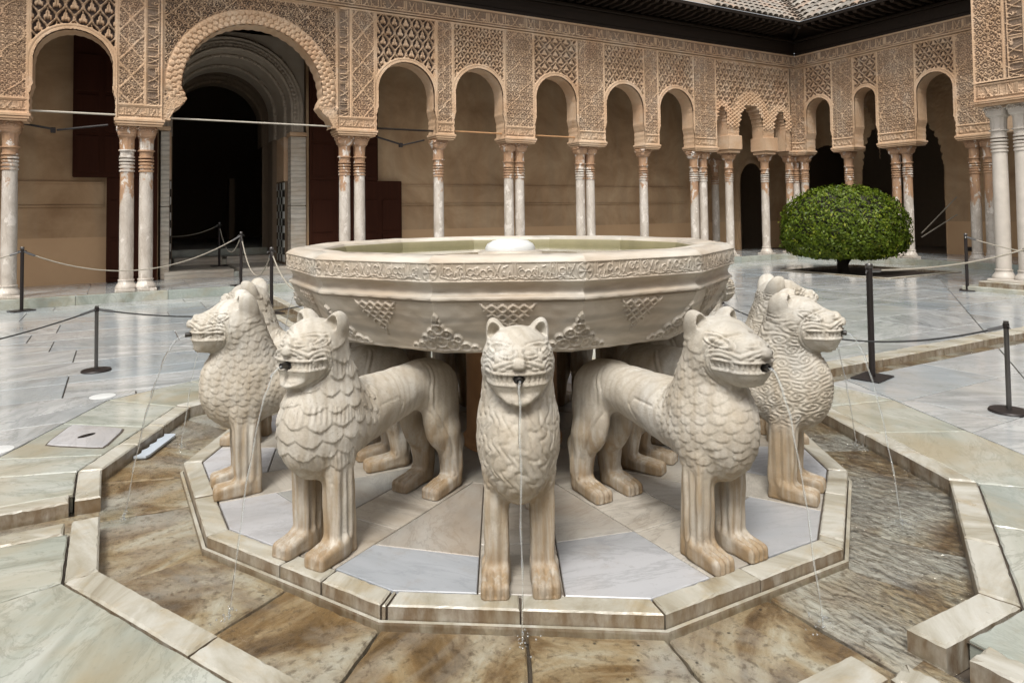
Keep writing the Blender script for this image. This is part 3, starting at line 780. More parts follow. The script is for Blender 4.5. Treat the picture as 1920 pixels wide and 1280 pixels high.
def stone_mb(mb, poly, z0, z1, gap=.006, bev=.005, step=None, chip=0.0, tilt=0.0):
    poly = inset(ccw(poly), gap / 2)
    if len(poly) < 3 or area(poly) < 1e-3: return None
    cx = sum(p[0] for p in poly) / len(poly); cy = sum(p[1] for p in poly) / len(poly)
    top = inset(poly, bev)
    if len(top) != len(poly): top = [(cx + (p[0] - cx) * .97, cy + (p[1] - cy) * .97) for p in poly]
    out, tin = [], []
    n = len(poly)
    for i in range(n):
        L = math.hypot(poly[(i + 1) % n][0] - poly[i][0], poly[(i + 1) % n][1] - poly[i][1])
        k = max(1, int(round(L / step))) if step else 1
        for j in range(k):
            t = j / k
            f = lambda P: (P[i][0] + (P[(i + 1) % n][0] - P[i][0]) * t, P[i][1] + (P[(i + 1) % n][1] - P[i][1]) * t)
            o, q = f(poly), f(top)
            if chip:
                w = chip * (random.random() ** 3) * 2.2
                q = (q[0] + (cx - q[0]) * w / max(.05, math.hypot(cx - q[0], cy - q[1])), q[1] + (cy - q[1]) * w / max(.05, math.hypot(cx - q[0], cy - q[1])))
                o = (o[0] + (cx - o[0]) * w * .35 / max(.05, math.hypot(cx - o[0], cy - o[1])), o[1] + (cy - o[1]) * w * .35 / max(.05, math.hypot(cx - o[0], cy - o[1])))
            out.append(o); tin.append(q)
    m = len(out)
    tx, ty = (random.uniform(-tilt, tilt), random.uniform(-tilt, tilt)) if tilt else (0, 0)
    dz = lambda p: (p[0] - cx) * tx + (p[1] - cy) * ty
    v = [(p[0], p[1], z0) for p in out]
    v += [(p[0], p[1], z1 - bev - (chip * .6 * random.random() ** 2 if chip else 0) + dz(p)) for p in out]
    v += [(p[0], p[1], z1 + dz(p)) for p in tin]
    f = [tuple(range(2 * m, 3 * m))]
    for r in (0, 1):
        for i in range(m):
            a, b = r * m + i, r * m + (i + 1) % m
            f.append((a, b, b + m, a + m))
    mb.add(v, f)
    return cx, cy
def stone(name, poly, z0, z1, mat, parent, **kw):
    mb = MB(); c = stone_mb(mb, poly, z0, z1, **kw)
    if c is None: return None
    mb.v = [(p[0] - c[0], p[1] - c[1], p[2]) for p in mb.v]
    o = mb.obj(name, mat, parent, False, (c[0], c[1], 0))
    o['spin'] = random.random()
    return o

def rad(a): return math.radians(a)
ANG = [-165, -135, -105, -75, -45, -15, 15, 45, 75, 105, 135, 165]
PLV = [(-1.743, -.422), (-1.275, -1.313), (-.465, -1.862), (.469, -1.873), (1.224, -1.372), (1.79, -.49), (1.79, .48), (1.31, 1.31), (.48, 1.79), (-.48, 1.79), (-1.37, 1.27), (-1.756, .589)]
KIN = [(-2.13, -.52), (-1.57, -1.62), (-.57, -2.30), (.575, -2.316), (1.54, -1.70), (2.08, -.52), (2.10, .60), (1.58, 1.72), (.58, 2.33), (-.58, 2.36), (-1.62, 1.80), (-2.14, .72)]
KOUT = [(x * 1.055, y * 1.055) for x, y in KIN]
BOR = [(x * 1.315, y * 1.315) for x, y in KIN]
PLI = [(x * .945, y * .945) for x, y in PLV]
lerp = lambda p, q, t: (p[0] + (q[0] - p[0]) * t, p[1] + (q[1] - p[1]) * t)

# the ground below all paving, out to well past the court
gm = MB(); gm.box(-70, 70, -70, 70, -.6, -.105)
tag(gm.obj('ground', MAT['mortar']), kind='structure')

# ---------- plinth under the lions
plinth = empty('fountain_plinth', (0, 0, 0))
tag(plinth, 'low twelve-sided marble plinth under the lions with a stained kerb', 'plinth')
for k in range(12):
    a, b = PLV[k], PLV[(k + 1) % 12]; A, B = PLI[k], PLI[(k + 1) % 12]
    cuts = [0.0, random.uniform(.28, .72), 1.0] if k != 0 else [0.0, .47, .70, 1.0]
    if k == 1: cuts = [0.0, .02, .5, 1.0]
    if k == 2: cuts = [0.0, .49, 1.0]
    if k == 3: cuts = [0.0, .07, .62, 1.0]
    for t0, t1 in zip(cuts[:-1], cuts[1:]):
        stone('kerb_stone', [lerp(a, b, t0), lerp(a, b, t1), lerp(A, B, t1), lerp(A, B, t0)], -.10, .004 + random.uniform(-.003, .003), MAT['kerb'], plinth,
              gap=.007, bev=.005, step=.03, chip=.004, tilt=.003)
# a thin pale ledge runs along the foot of the kerb, just under water
ld = MB()
for k in range(12):
    a, b = PLV[k], PLV[(k + 1) % 12]
    ld.prism(ccw([a, b, (b[0] * 1.008, b[1] * 1.008), (a[0] * 1.008, a[1] * 1.008)]), -.10, -.046)
ld.obj('foot_ledge', MAT['kerb'], plinth)['spin'] = .3
lion_dirs = sorted([t[0] for t in fountain_lions])
core = MB(); core.prism(ccw([(x * .99, y * .99) for x, y in PLV]), -.10, -.012); core.obj('mortar_bed', MAT['mortar'], plinth)
for i, a in enumerate(lion_dirs):
    ca, sa = math.cos(rad(a)), math.sin(rad(a))
    p = clip(clip(clip(PLI, -sa, ca, .155), sa, -ca, .155), -ca, -sa, -.66)
    # lion slabs: two long stones behind each other
    for q in (clip(p, ca, sa, 1.28 + .06 * math.sin(i)), clip(p, -ca, -sa, -(1.28 + .06 * math.sin(i)))):
        stone('striped_slab', q, -.05, .0005, MAT['striped'], plinth, gap=.005, bev=.003, tilt=.001)['spin'] = ((a + 90 + 360) / 360.0 * -1) % 1.0
    b = lion_dirs[(i + 1) % 12]; b2 = b if b > a else b + 360
    m = (a + b2) / 2; cm, sm = math.cos(rad(m)), math.sin(rad(m)); cb, sb = math.cos(rad(b)), math.sin(rad(b))
    w = clip(clip(PLI, sa, -ca, -.155), -sb, cb, -.155)
    cutr = 1.37 + .05 * math.cos(3 * i)
    stone('white_slab', clip(w, -cm, -sm, -cutr), -.05, .0015, MAT['plinth'], plinth, gap=.006, bev=.003, tilt=.001)
    stone('inner_slab', clip(clip(w, cm, sm, cutr), -cm, -sm, -.70), -.05, .0, MAT['inner'], plinth, gap=.006, bev=.003)
for k in range(6):
    a0, a1 = 60 * k, 60 * (k + 1)
    stone('centre_slab', [(.25 * math.cos(rad(a0)), .25 * math.sin(rad(a0))), (.72 * math.cos(rad(a0)), .72 * math.sin(rad(a0))), (.72 * math.cos(rad(a0 + 30)), .72 * math.sin(rad(a0 + 30))), (.72 * math.cos(rad(a1)), .72 * math.sin(rad(a1))), (.25 * math.cos(rad(a1)), .25 * math.sin(rad(a1)))],
          -.05, -.003, MAT['striped'], plinth, gap=.005, bev=.003)

# ---------- the ring channel and the four runnels of the court
channel = empty('water_channel'); tag(channel, kind='structure')
FZ = -.074
RUN = dict(S=(-.12, .15), W=(.05, .30), E=(-.13, .12), N=(-.13, .13))
def axis_pt(d, s, w):                                     # s outward along the axis, w the world coordinate across it
    return {'S': (w, -s), 'N': (w, s), 'W': (-s, w), 'E': (s, w)}[d]
for k in range(12):
    a, b = PLV[k], PLV[(k + 1) % 12]; A, B = KOUT[k], KOUT[(k + 1) % 12]
    cuts = [0, random.uniform(.35, .65), 1] if k not in (0, 1, 2) else [0, .52, 1]
    for t0, t1 in zip(cuts[:-1], cuts[1:]):
        stone('channel_slab', [lerp(a, b, t0), lerp(a, b, t1), lerp(A, B, t1), lerp(A, B, t0)], -.10, FZ + random.uniform(-.003, .003), MAT['channel'], channel, gap=.010, bev=.005, step=.06, chip=.006, tilt=.003)
side_of = {2: 'S', 5: 'E', 8: 'N', 11: 'W'}
def kerb_piece(a, b, A, B, z=.006, name='kerb_stone'):
    return stone(name, [a, b, B, A], -.10, z + random.uniform(-.004, .004), MAT['kerb'], channel, gap=.008, bev=.007, step=.03, chip=.004, tilt=.004)
for k in range(12):
    a, b = KIN[k], KIN[(k + 1) % 12]; A, B = KOUT[k], KOUT[(k + 1) % 12]
    if k in side_of:
        d = side_of[k]; w0, w1 = RUN[d]
        ax = 0 if d in 'SN' else 1
        f = lambda w: (w - a[ax]) / (b[ax] - a[ax])
        t0, t1 = sorted((f(w0), f(w1)))
        kerb_piece(a, lerp(a, b, t0), A, lerp(A, B, t0)); kerb_piece(lerp(a, b, t1), b, lerp(A, B, t1), B)
    else:
        cuts = [0, random.uniform(.3, .7), 1]
        if k == 0: cuts = [0, .62, 1]
        if k == 10: cuts = [0, .36, .66, 1]
        if k == 4: cuts = [0, .55, 1]
        for t0, t1 in zip(cuts[:-1], cuts[1:]): kerb_piece(lerp(a, b, t0), lerp(a, b, t1), lerp(A, B, t0), lerp(A, B, t1))
        if k in (10,): pass
# runnels: floor stones, kerbs on one or both sides
RUNL = dict(S=5.2, W=9.0, E=9.6, N=9.0)
KERBW = dict(S=(.12, .12), W=(.13, .11), E=(0.0, .20), N=(.12, .12))
for d, (w0, w1) in RUN.items():
    s = 2.36 if d in 'SN' else 2.14
    first = True
    while s < RUNL[d]:
        e = min(RUNL[d], s + (random.uniform(.16, .3) if (first and d == 'S') else random.uniform(.7, 1.25)))
        P = lambda u, w: axis_pt(d, u, w)
        stone('channel_slab', [P(s, w0 - .01), P(e, w0 - .01), P(e, w1 + .01), P(s, w1 + .01)], -.10, FZ + (.018 if s > 2.6 else .004), MAT['channel'], channel, gap=.008, bev=.004, step=.08, chip=.004)
        kw = KERBW[d]; s2 = max(s, 2.50 if d in 'SN' else 2.27); up = {'S': .012, 'W': .004, 'E': .016, 'N': .006}[d]
        if e > s2 + .03:
            if kw[0]: stone('kerb_stone', [P(s2, w0 - kw[0]), P(e, w0 - kw[0]), P(e, w0), P(s2, w0)], -.10, up + random.uniform(-.003, .003), MAT['kerb'], channel, gap=.008, bev=.006, step=.03, chip=.009, tilt=.004)
            if kw[1]: stone('kerb_stone', [P(s2, w1), P(e, w1), P(e, w1 + kw[1]), P(s2, w1 + kw[1])], -.10, up + random.uniform(-.003, .003), MAT['kerb'], channel, gap=.008, bev=.006, step=.03, chip=.009, tilt=.004)
        s = e; first = False
# loose worn blocks in the mouth of the near runnel
for poly in ([(-.31, -2.33), (-.10, -2.27), (-.12, -2.42), (-.30, -2.44)], [(-.08, -2.40), (.03, -2.38), (.04, -2.50), (-.09, -2.52)], [(-.33, -2.46), (-.10, -2.45), (-.10, -2.60), (-.33, -2.60)]):
    stone('threshold_stone', poly, -.10, -.024, MAT['kerb'], channel, gap=.006, bev=.010, step=.025, chip=.012, tilt=.02)

# water film
wm = MB(); WZ = -.0555
for k in range(12):
    a, b = PLV[k], PLV[(k + 1) % 12]; A, B = KIN[k], KIN[(k + 1) % 12]
    s = 1.004
    wm.add([(a[0] * .999, a[1] * .999, WZ), (b[0] * .999, b[1] * .999, WZ), (B[0] * s, B[1] * s, WZ), (A[0] * s, A[1] * s, WZ)], [(3, 2, 1, 0)])
for d, (w0, w1) in RUN.items():
    z = WZ + .003 if d != 'S' else WZ
    q = [axis_pt(d, 2.22 if d in 'SN' else 2.0, w0), axis_pt(d, RUNL[d], w0), axis_pt(d, RUNL[d], w1), axis_pt(d, 2.22 if d in 'SN' else 2.0, w1)]
    if d in 'S': q = [(w0, -2.31), (w0, -RUNL[d]), (w1, -RUNL[d]), (w1, -2.31)]
    q = ccw(q); wm.add([(x, y, z) for x, y in q], [(0, 1, 2, 3)])
tag(wm.obj('water', MAT['water']), kind='structure')

# ---------- court paving: border ring, then rows of large slabs in each quarter
pavement = empty('pavement'); tag(pavement, kind='structure')
bed = MB()
def pave(poly, mat, name='paving_slab', **kw):
    poly = ccw(poly)
    if len(poly) < 3 or area(poly) < .01: return
    n = len(poly); q = inset(poly, -.0) or poly
    bed.add([(x, y, -.014) for x, y in q], [tuple(range(len(q)))])
    return stone(name, poly, -.09, random.uniform(-.0015, .0015), mat, pavement, **kw)
def outside_channels(poly):
    """cut a convex polygon by the four runnels with their kerbs; returns the pieces left"""
    pieces = [poly]
    for d, (w0, w1) in RUN.items():
        lo, hi = w0 - KERBW[d][0], w1 + KERBW[d][1]; res = []
        for p in pieces:
            xs = [q[0] for q in p]; ys = [q[1] for q in p]
            s = {'S': -min(ys), 'N': max(ys), 'W': -min(xs), 'E': max(xs)}[d]
            o = {'S': max(ys) < 0, 'N': min(ys) > 0, 'W': max(xs) < 0, 'E': min(xs) > 0}[d]
            if not o: res.append(p); continue
            n = (1, 0) if d in 'SN' else (0, 1)
            for r in (clip(p, n[0], n[1], lo), clip(p, -n[0], -n[1], -hi)):
                if len(r) > 2 and abs(area(r)) > .012: res.append(r)
        pieces = res
    return pieces
manhole_poly = None
for k in range(12):
    a, b = KOUT[k], KOUT[(k + 1) % 12]; A, B = BOR[k], BOR[(k + 1) % 12]
    cuts = [0, .5 + random.uniform(-.08, .08), 1] if k in side_of else [0, random.choice([.42, .58]), 1]
    if k == 10: cuts = [0, .38, .80, 1]
    if k == 0: cuts = [0, .98]
    if k == 1: cuts = [-.02, .72, 1]
    for t0, t1 in zip(cuts[:-1], cuts[1:]):
        P = ccw([lerp(a, b, t0), lerp(a, b, t1), lerp(A, B, t1), lerp(A, B, t0)])
        for q in outside_channels(P):
            pave(q, MAT['border'], 'border_slab', gap=.010, bev=.004, step=.05, chip=.005, tilt=.0012)
BORC = ccw(BOR)
def minus_border(poly):
    res = []; rest = poly; n = 12
    for i in range(n):
        p, q = BORC[i], BORC[(i + 1) % n]; ex, ey = q[0] - p[0], q[1] - p[1]; L = math.hypot(ex, ey)
        A_, B_ = ey / L, -ex / L; c = A_ * p[0] + B_ * p[1]
        o = clip(rest, -A_, -B_, -c)
        if len(o) > 2 and abs(area(o)) > .012: res.append(o)
        rest = clip(rest, A_, B_, c)
        if len(rest) < 3 or abs(area(rest)) < .005: break
    return res
def in_view(p):
    d = Vector((p[0], p[1], 0)) - CAMP
    f = d.dot(_F); r = d.dot(_R2)
    return f > 1.2 and abs(r) < f * .80 + .9
STEP_A, STEP_B = 9.10, 14.22                               # fronts of the gallery steps
quads_ = [(-9.5, -.05, -5.2, .03), (-9.5, -.05, .25, STEP_A), (.05, STEP_B, .1, STEP_A), (.05, STEP_B, -5.2, .05)]
raw = []
y = -5.2
PIT = (10.75, 13.3, 4.35, 6.85)                            # planting pit of the clipped tree
for (X0, X1, Y0, Y1) in [(-9.5, 0, -5.2, .17), (-9.5, 0, .17, STEP_A), (0, STEP_B, 0, STEP_A), (0, STEP_B, -5.2, 0)]:
    yy = Y1 if Y0 < -1 else Y0
    sgn = -1 if Y0 < -1 else 1
    row = 0
    while (yy > Y0 + .01) if sgn < 0 else (yy < Y1 - .01):
        h = random.choice([.62, .74, .88, .96]); y2 = max(Y0, yy - h) if sgn < 0 else min(Y1, yy + h)
        if abs((Y0 if sgn < 0 else Y1) - y2) < .25: y2 = Y0 if sgn < 0 else Y1
        x = X0 - random.uniform(0, 1.0)
        while x < X1:
            x2 = x + random.uniform(1.15, 2.3)
            P = [(max(X0, x), min(yy, y2)), (min(X1, x2), min(yy, y2)), (min(X1, x2), max(yy, y2)), (max(X0, x), max(yy, y2))]
            x = x2
            if P[1][0] - P[0][0] < .03: continue
            if PIT[0] < P[1][0] and P[0][0] < PIT[1] and PIT[2] < P[2][1] and P[0][1] < PIT[3]:
                Q = [clip(P, 1, 0, PIT[0]), clip(clip(P, -1, 0, -PIT[0]), 0, 1, PIT[2]), clip(clip(P, -1, 0, -PIT[0]), 0, -1, -PIT[3]), clip(clip(clip(P, -1, 0, -PIT[1]), 0, 1, PIT[3]), 0, -1, -PIT[2])]
                Q = [q for q in Q if len(q) > 2 and abs(area(q)) > .02]
            else: Q = [P]
            for q in Q:
                for r in minus_border(q):
                    for s in outside_channels(r):
                        if any(in_view(p) for p in s): raw.append(s)
        yy = y2; row += 1
raw.sort(key=lambda p: min(math.hypot(q[0] - CAMP.x, q[1] - CAMP.y) for q in p))
for i, s in enumerate(raw[:215]):
    pave(s, MAT['paving'], gap=.010, bev=.003, tilt=.0008)
if len(raw) > 215:
    fm = MB()
    for s in raw[215:]:
        stone_mb(fm, s, -.09, 0.0, gap=.006, bev=.003)
        bed.add([(x, y, -.014) for x, y in ccw(s)], [tuple(range(len(s)))])
    o = fm.obj('far_paving', MAT['paving'], pavement); o['spin'] = .37; tag(o, kind='stuff')
bed.obj('joint_bed', MAT['mortar'], pavement)
print('paving slabs', len(raw))

# lift-out stone with an oval hole, two white discs, the drain grate
cov = [(-2.45, 1.36), (-2.14, 1.11), (-2.03, 1.47), (-2.33, 1.76)]
cov = ccw(cov); o_ = MB()
rc = []
for i in range(4):
    p0, p1, p2 = cov[i - 1], cov[i], cov[(i + 1) % 4]
    for t in (.18, .08): rc.append(lerp(p1, p0, t)) if t == .18 else rc.append(lerp(lerp(p1, p0, .05), lerp(p1, p2, .05), .5))
    rc.append(lerp(p1, p2, .18))
sp_ = MB(); sp_.prism(inset(ccw(rc), -.0), .0022, .0034)
lid = stone('inspection_cover', rc, .0026, .009, MAT['plinth'], None, gap=.004, bev=.003)
tag(lid, 'loose marble cover with an oval hole in the paving by the left channel kerb', 'cover stone')
gr = MB(); n = 20
gr.prism(ccw([(p[0], p[1]) for p in inset(ccw(rc), -.0)]), .0018, .0030)
fr = MB(); ic = inset(ccw(rc), .0)
sc_ = [(sum(p[0] for p in rc) / len(rc) + (p[0] - sum(q[0] for q in rc) / len(rc)) * 1.045, sum(p[1] for p in rc) / len(rc) + (p[1] - sum(q[1] for q in rc) / len(rc)) * 1.045) for p in ccw(rc)]
fr.prism(sc_, .0018, .0030)
g_ = fr.obj('joint', MAT['mortar'], lid); g_.location = (-lid.location.x, -lid.location.y, 0)
hl = MB(); hl.prism([(.055 * math.cos(2 * PI * i / 20) * math.cos(.6) - .028 * math.sin(2 * PI * i / 20) * math.sin(.6), .055 * math.cos(2 * PI * i / 20) * math.sin(.6) + .028 * math.sin(2 * PI * i / 20) * math.cos(.6)) for i in range(20)], .0085, .0098)
hl.obj('finger_hole', MAT['black'], lid)
for (x, y, lab) in ((-2.17, 2.50, 'round white inset disc in the paving beyond the cover stone'), (-2.69, 1.41, 'round white inset disc at the left edge of the photo')):
    d_ = MB(); d_.lathe([(.088, -.01), (.088, .0036), (.083, .0046)], 28)
    e_ = d_.obj('floor_disc', MAT['disc'], None, True, (x, y, 0)); tag(e_, lab, 'floor disc', 'white discs let into the paving')
gp = empty('drain_grate', (-1.90, 1.10, 0), 0); tag(gp, 'pale blue plastic drain grate with scalloped edge in the left channel', 'drain grate')
dx, dy = (KIN[10][0] - KIN[11][0]), (KIN[10][1] - KIN[11][1]); L_ = math.hypot(dx, dy); dx, dy = dx / L_, dy / L_
nx_, ny_ = dy, -dx
gpts = [(-.20, .0), (-.20, .055)]
bm_ = MB(); base = []
top_edge = []
for i in range(33):
    s = -.21 + .42 * i / 32
    top_edge.append((s, .004 + .018 * abs(math.sin(PI * i / 8))))
poly_ = [(-.21, .075), (-.185, .085), (.185, .085), (.21, .075)]
pts2 = [(s, w) for s, w in top_edge] + list(reversed(poly_))
wv = [(dx * s + nx_ * w, dy * s + ny_ * w) for s, w in pts2]
if area(wv) < 0: wv.reverse()
bm_.prism(wv, -.060, -.047)
gobj = bm_.obj('grate_plate', MAT['plastic'], gp, False, (.0, .0, 0))
gp.location = (KIN[11][0] + dx * L_ * .46, KIN[11][1] + dy * L_ * .46, 0)

# ------------------------------------------------------------------ basin
BZ = [(1.225, 1.180), (1.262, 1.176), (1.292, 1.160), (1.300, 1.150)]
BAND = (1.300, 1.150, 1.066)
def basin_profile():
    pr = [(1.232, 1.180, 0, 0), (1.262, 1.177, 0, 0), (1.288, 1.163, 0, 0), (1.299, 1.152, 0, 0)]
    for i in range(31): pr.append((1.300 - .002 * (i / 30), 1.150 - .084 * i / 30, 1, i / 30))
    for r, z in ((1.296, 1.062), (1.284, 1.058), (1.276, 1.052), (1.268, 1.042), (1.2635, 1.030), (1.263, 1.018), (1.268, 1.008), (1.276, 1.003), (1.284, .999), (1.286, .994), (1.285, .987), (1.278, .983), (1.268, .981)):
        pr.append((r, z, 0, 0))
    for i in range(81):
        q = i / 80; pr.append((1.268 - .148 * q ** 1.2, .978 - .240 * q, 2, q))
    for r, z in ((1.117, .732), (1.09, .727), (.8, .712), (.34, .705)): pr.append((r, z, 0, 0))
    return pr
def callig(seed, w):
    """cursive strokes for one side of the rim: uprights, bowls, joins and dots over a running stem"""
    r = random.Random(seed); S = []
    x = -w + .05
    while x < w - .055:
        k = r.random()
        if k < .42:
            b = .18 + r.random() * .1
            S.append([(x, .95), (x + .002, .45), (x - .004 + r.random() * .01, b)]); 
            if r.random() < .6: S.append([(x, b), (x + .010, b - .10), (x + .022, b - .02)])
            x += .009 + r.random() * .005
        elif k < .72:
            c = x + .013; h = .38 + r.random() * .3
            S.append([(c + .013 * math.cos(t), h + .18 * math.sin(t)) for t in np.linspace(.3, 5.6 + r.random(), 12)])
            S.append([(c, h - .2), (c + .012, .12), (c + .03, .16)]); x += .024 + r.random() * .006
        elif k < .88:
            S.append([(x, .88), (x + .012, .6), (x + .02, .3), (x + .034, .14)]); S.append([(x + .03, .86), (x + .018, .55), (x + .004, .25)]); x += .040
        else:
            S.append([(x + .02 * t, .30 + .22 * math.sin(5 * t)) for t in np.linspace(0, 2, 10)]); S.append([(x + .01, .75), (x + .022, .80)]); x += .044
    S.append([(s, .20 + .06 * math.sin(s * 60)) for s in np.linspace(-w + .05, w - .05, 60)])
    for i in range(9):
        c = -w + .07 + (2 * w - .14) * i / 8 + r.uniform(-.01, .01)
        S.append([(c + .018 * t * math.cos(4.5 * t), .62 + .30 * t * math.sin(4.5 * t)) for t in np.linspace(.25, 1, 10)])
    return S
def side_mesh(seed):
    pr = basin_profile(); ns = 231; n = len(pr)
    sv = np.linspace(-1, 1, ns)
    R = np.array([p[0] for p in pr]); Z = np.array([p[1] for p in pr])
    hw = R * math.sin(PI / 12); ap = R * math.cos(PI / 12)
    Sg = sv[None, :] * hw[:, None]
    H = np.zeros((n, ns))
    typ = np.array([p[2] for p in pr]); q = np.array([p[3] for p in pr])
    # inscription
    bi = np.where(typ == 1)[0]; s2 = Sg[bi]; t2 = (1 - q[bi])[:, None] + 0 * s2
    w = hw[bi[0]]
    d = np.full(s2.shape, 9.0)
    for st in callig(seed, w): d = np.minimum(d, seg_dist(s2, t2 * .084, [(a, b * .084) for a, b in st]))
    h = ss(.0034, .0014, d) * .0040
    for sg in (-1, 1):                                          # rosette in the corner of the band
        rx = s2 - sg * w; ry = (t2 - .5) * .084; rr = np.hypot(rx, ry); aa = np.arctan2(ry, rx)
        hr = .0042 * ss(.35, .8, np.cos(6 * aa) * .5 + .5) * ss(.034, .030, rr) * ss(.006, .010, rr) + .004 * groove(rr - .036, .003) + .005 * ss(.006, .003, rr)
        k = ss(.046, .042, rr); h = h * (1 - k) + hr * k
    frame = ss(.035, .065, q[bi])[:, None] * ss(.965, .935, q[bi])[:, None]
    H[bi] = h * frame + (1 - frame) * .0040 - .0025
    # bowl: knot panel in the middle, palmettes on the corners
    pi_ = np.where(typ == 2)[0]; s3 = Sg[pi_]; qq = q[pi_][:, None] + 0 * s3
    L = .285; t3 = qq * L
    hh = np.zeros(s3.shape)
    c = .0235; gx, gy = s3 / c, (t3 - .012) / c
    a1 = np.abs(np.mod(gx + gy, 2) - 1); a2 = np.abs(np.mod(gx - gy, 2) - 1)
    ringd = np.hypot(np.mod(gx, 2) - 1, np.mod(gy, 2) - 1)
    kn = np.maximum(ss(.42, .22, a1 - .0), ss(.42, .22, a2)) * .8 + .6 * groove(ringd - .62, .18)
    kn *= (np.hypot(np.mod(gx, 2) - 1, np.mod(gy, 2) - 1) > .22)
    wk = np.floor((.138 - t3 * .74) / c + .5) * c                # stepped, narrowing downwards
    km = ss(-.002, .002, wk - np.abs(s3)) * ss(.008, .012, t3) * ss(.178, .174, t3)
    hh += km * np.clip(kn, 0, 1) * .0105
    for i in range(3): hh += .006 * ss(.009, .006, np.hypot(s3, t3 - .185 - i * .012)) * (1 if i < 2 else .8)
    for sg in (-1, 1):
        x = np.abs(s3 - sg * hw[pi_][:, None]); y = .272 - t3
        loops = [(.0, .055, .030), (.055, .036, .030), (.105, .022, .022), (.034, .098, .024), (.0, .128, .026), (.0, .165, .016), (.078, .070, .016)]
        e = np.zeros_like(x); cover = np.zeros_like(x)
        for (lx, ly, lr) in loops:
            r_ = np.hypot(x - lx, y - ly)
            e = np.maximum(e, groove(r_ - lr, .0052)); cover = np.maximum(cover, ss(lr + .008, lr, r_))
            e = np.maximum(e, .75 * ss(lr * .42, lr * .25, r_))
        leaf = np.abs(x) / .016 + np.abs(y - .192) / .026
        e = np.maximum(e, ss(1.1, .8, leaf)); cover = np.maximum(cover, ss(1.2, 1, leaf))
        scroll = groove(np.hypot(x - .145, y - .016) - .014, .004) + groove(y - .006, .004) * ss(.18, .16, x)
        e = np.maximum(e, np.clip(scroll, 0, 1)); cover = np.maximum(cover, scroll)
        hh = hh * (1 - np.clip(cover, 0, 1)) + np.clip(e, 0, 1) * .0125
    hh += .0035 * groove(qq - .02, .012) + .004 * groove(qq - .985, .012)
    H[pi_] = hh
    # outward normal of the profile
    dR = np.gradient(ap); dZ = np.gradient(Z); nl = np.hypot(dR, dZ); nR, nZ = -dZ / nl, dR / nl
    H += .0010 * np.sin(Sg * 55 + seed) * np.sin(Z[:, None] * 80 + seed)
    edge = ss(1.0, .985, np.abs(sv))[None, :]
    X = ap[:, None] + nR[:, None] * H; Y = Sg + 0 * H; Zz = Z[:, None] + nZ[:, None] * H
    Y = np.where(np.abs(sv)[None, :] > .999, np.sign(Sg) * X * math.tan(PI / 12), Y)
    V = np.stack([X, Y, Zz], -1).reshape(-1, 3)
    i, j = np.meshgrid(np.arange(n - 1), np.arange(ns - 1), indexing='ij'); b = (i * ns + j).ravel()
    Q = np.stack([b, b + ns, b + ns + 1, b + 1], 1)
    return mesh('carved_side', V, Q, MAT['basin'], True, 50)
basin = empty('fountain_basin', (0, 0, .70)); tag(basin, 'huge twelve-sided white marble fountain basin carved with script and knots', 'fountain basin')
side_me = [side_mesh(s) for s in (3, 8, 21)]
for k in range(12):
    o = obj('carved_side', side_me[(k * 2) % 3], basin, (0, 0, -.70), rad(30 * k))
# lip, inner wall, floor
for part_, mat_, Rr in (('lip', 'basin', [(1.232, 1.180), (1.20, 1.1815), (1.135, 1.176), (1.122, 1.168), (1.116, 1.156)]), ('inner_wall', 'algae', [(1.116, 1.156), (1.112, 1.150), (1.108, 1.135), (1.100, 1.085), (1.085, 1.02), (.6, .985), (.01, .98)])):
  if True:
    lp = MB(); v = []; f = []
    for (r, z) in Rr:
        for k in range(12):
            a = rad(15 + 30 * k)
            for j in range(6):
                b = rad(45 + 30 * k); t = j / 6
                v.append((r * ((1 - t) * math.cos(a) + t * math.cos(b)), r * ((1 - t) * math.sin(a) + t * math.sin(b)), z + .0012 * math.sin(k * 3 + j) * (1 if r > 1.12 else 0)))
    for i in range(len(Rr) - 1):
        for k in range(72):
            a = i * 72 + k; b = i * 72 + (k + 1) % 72; f.append((a, b, b + 72, a + 72))
    lp.add(v, f)
    lp.obj(part_, MAT[mat_], basin, False, (0, 0, -.70))
pool = MB(); pool.prism([(1.108 * math.cos(rad(15 + 30 * k)), 1.108 * math.sin(rad(15 + 30 * k))) for k in range(12)], 1.1, 1.101)
pv_ = MB(); pv_.add([(1.098 * math.cos(rad(15 + 30 * k)), 1.098 * math.sin(rad(15 + 30 * k)), 1.118) for k in range(12)], [tuple(range(12))])
tag(pv_.obj('water', MAT['pool']), kind='structure')
cm_ = MB(); cm_.lathe([(.17, 0), (.17, .085), (.192, .098), (.196, .118), (.188, .132), (.148, .136), (.01, .137)], 40); cap = cm_.obj('jet_flange', MAT['basin'], basin, True, (0, 0, .30))
cm_ = MB(); cm_.lathe([(.150, .130), (.152, .150), (.140, .172), (.105, .192), (.055, .203), (.01, .206)], 40); cm_.obj('jet_dome', MAT['disc'], basin, True, (0, 0, .30))
for i in range(14):
    a = 2 * PI * i / 14 + .12; h_ = MB(); h_.lathe([(.0085, -.003), (.0085, .004)], 10)
    o = h_.obj('hole', MAT['black'], cap, False, (.1945 * math.cos(a), .1945 * math.sin(a), .110)); o.rotation_euler = (PI / 2, 0, a + PI / 2)
ped = MB(); ped.lathe([(.30, 0), (.30, .03), (.275, .05), (.272, .35), (.276, .66), (.30, .705)], 40)
tag(ped.obj('pedestal', MAT['pedestal'], None, True, (0, 0, -.002)), 'rusty brown round stone pedestal under the middle of the basin', 'pedestal')
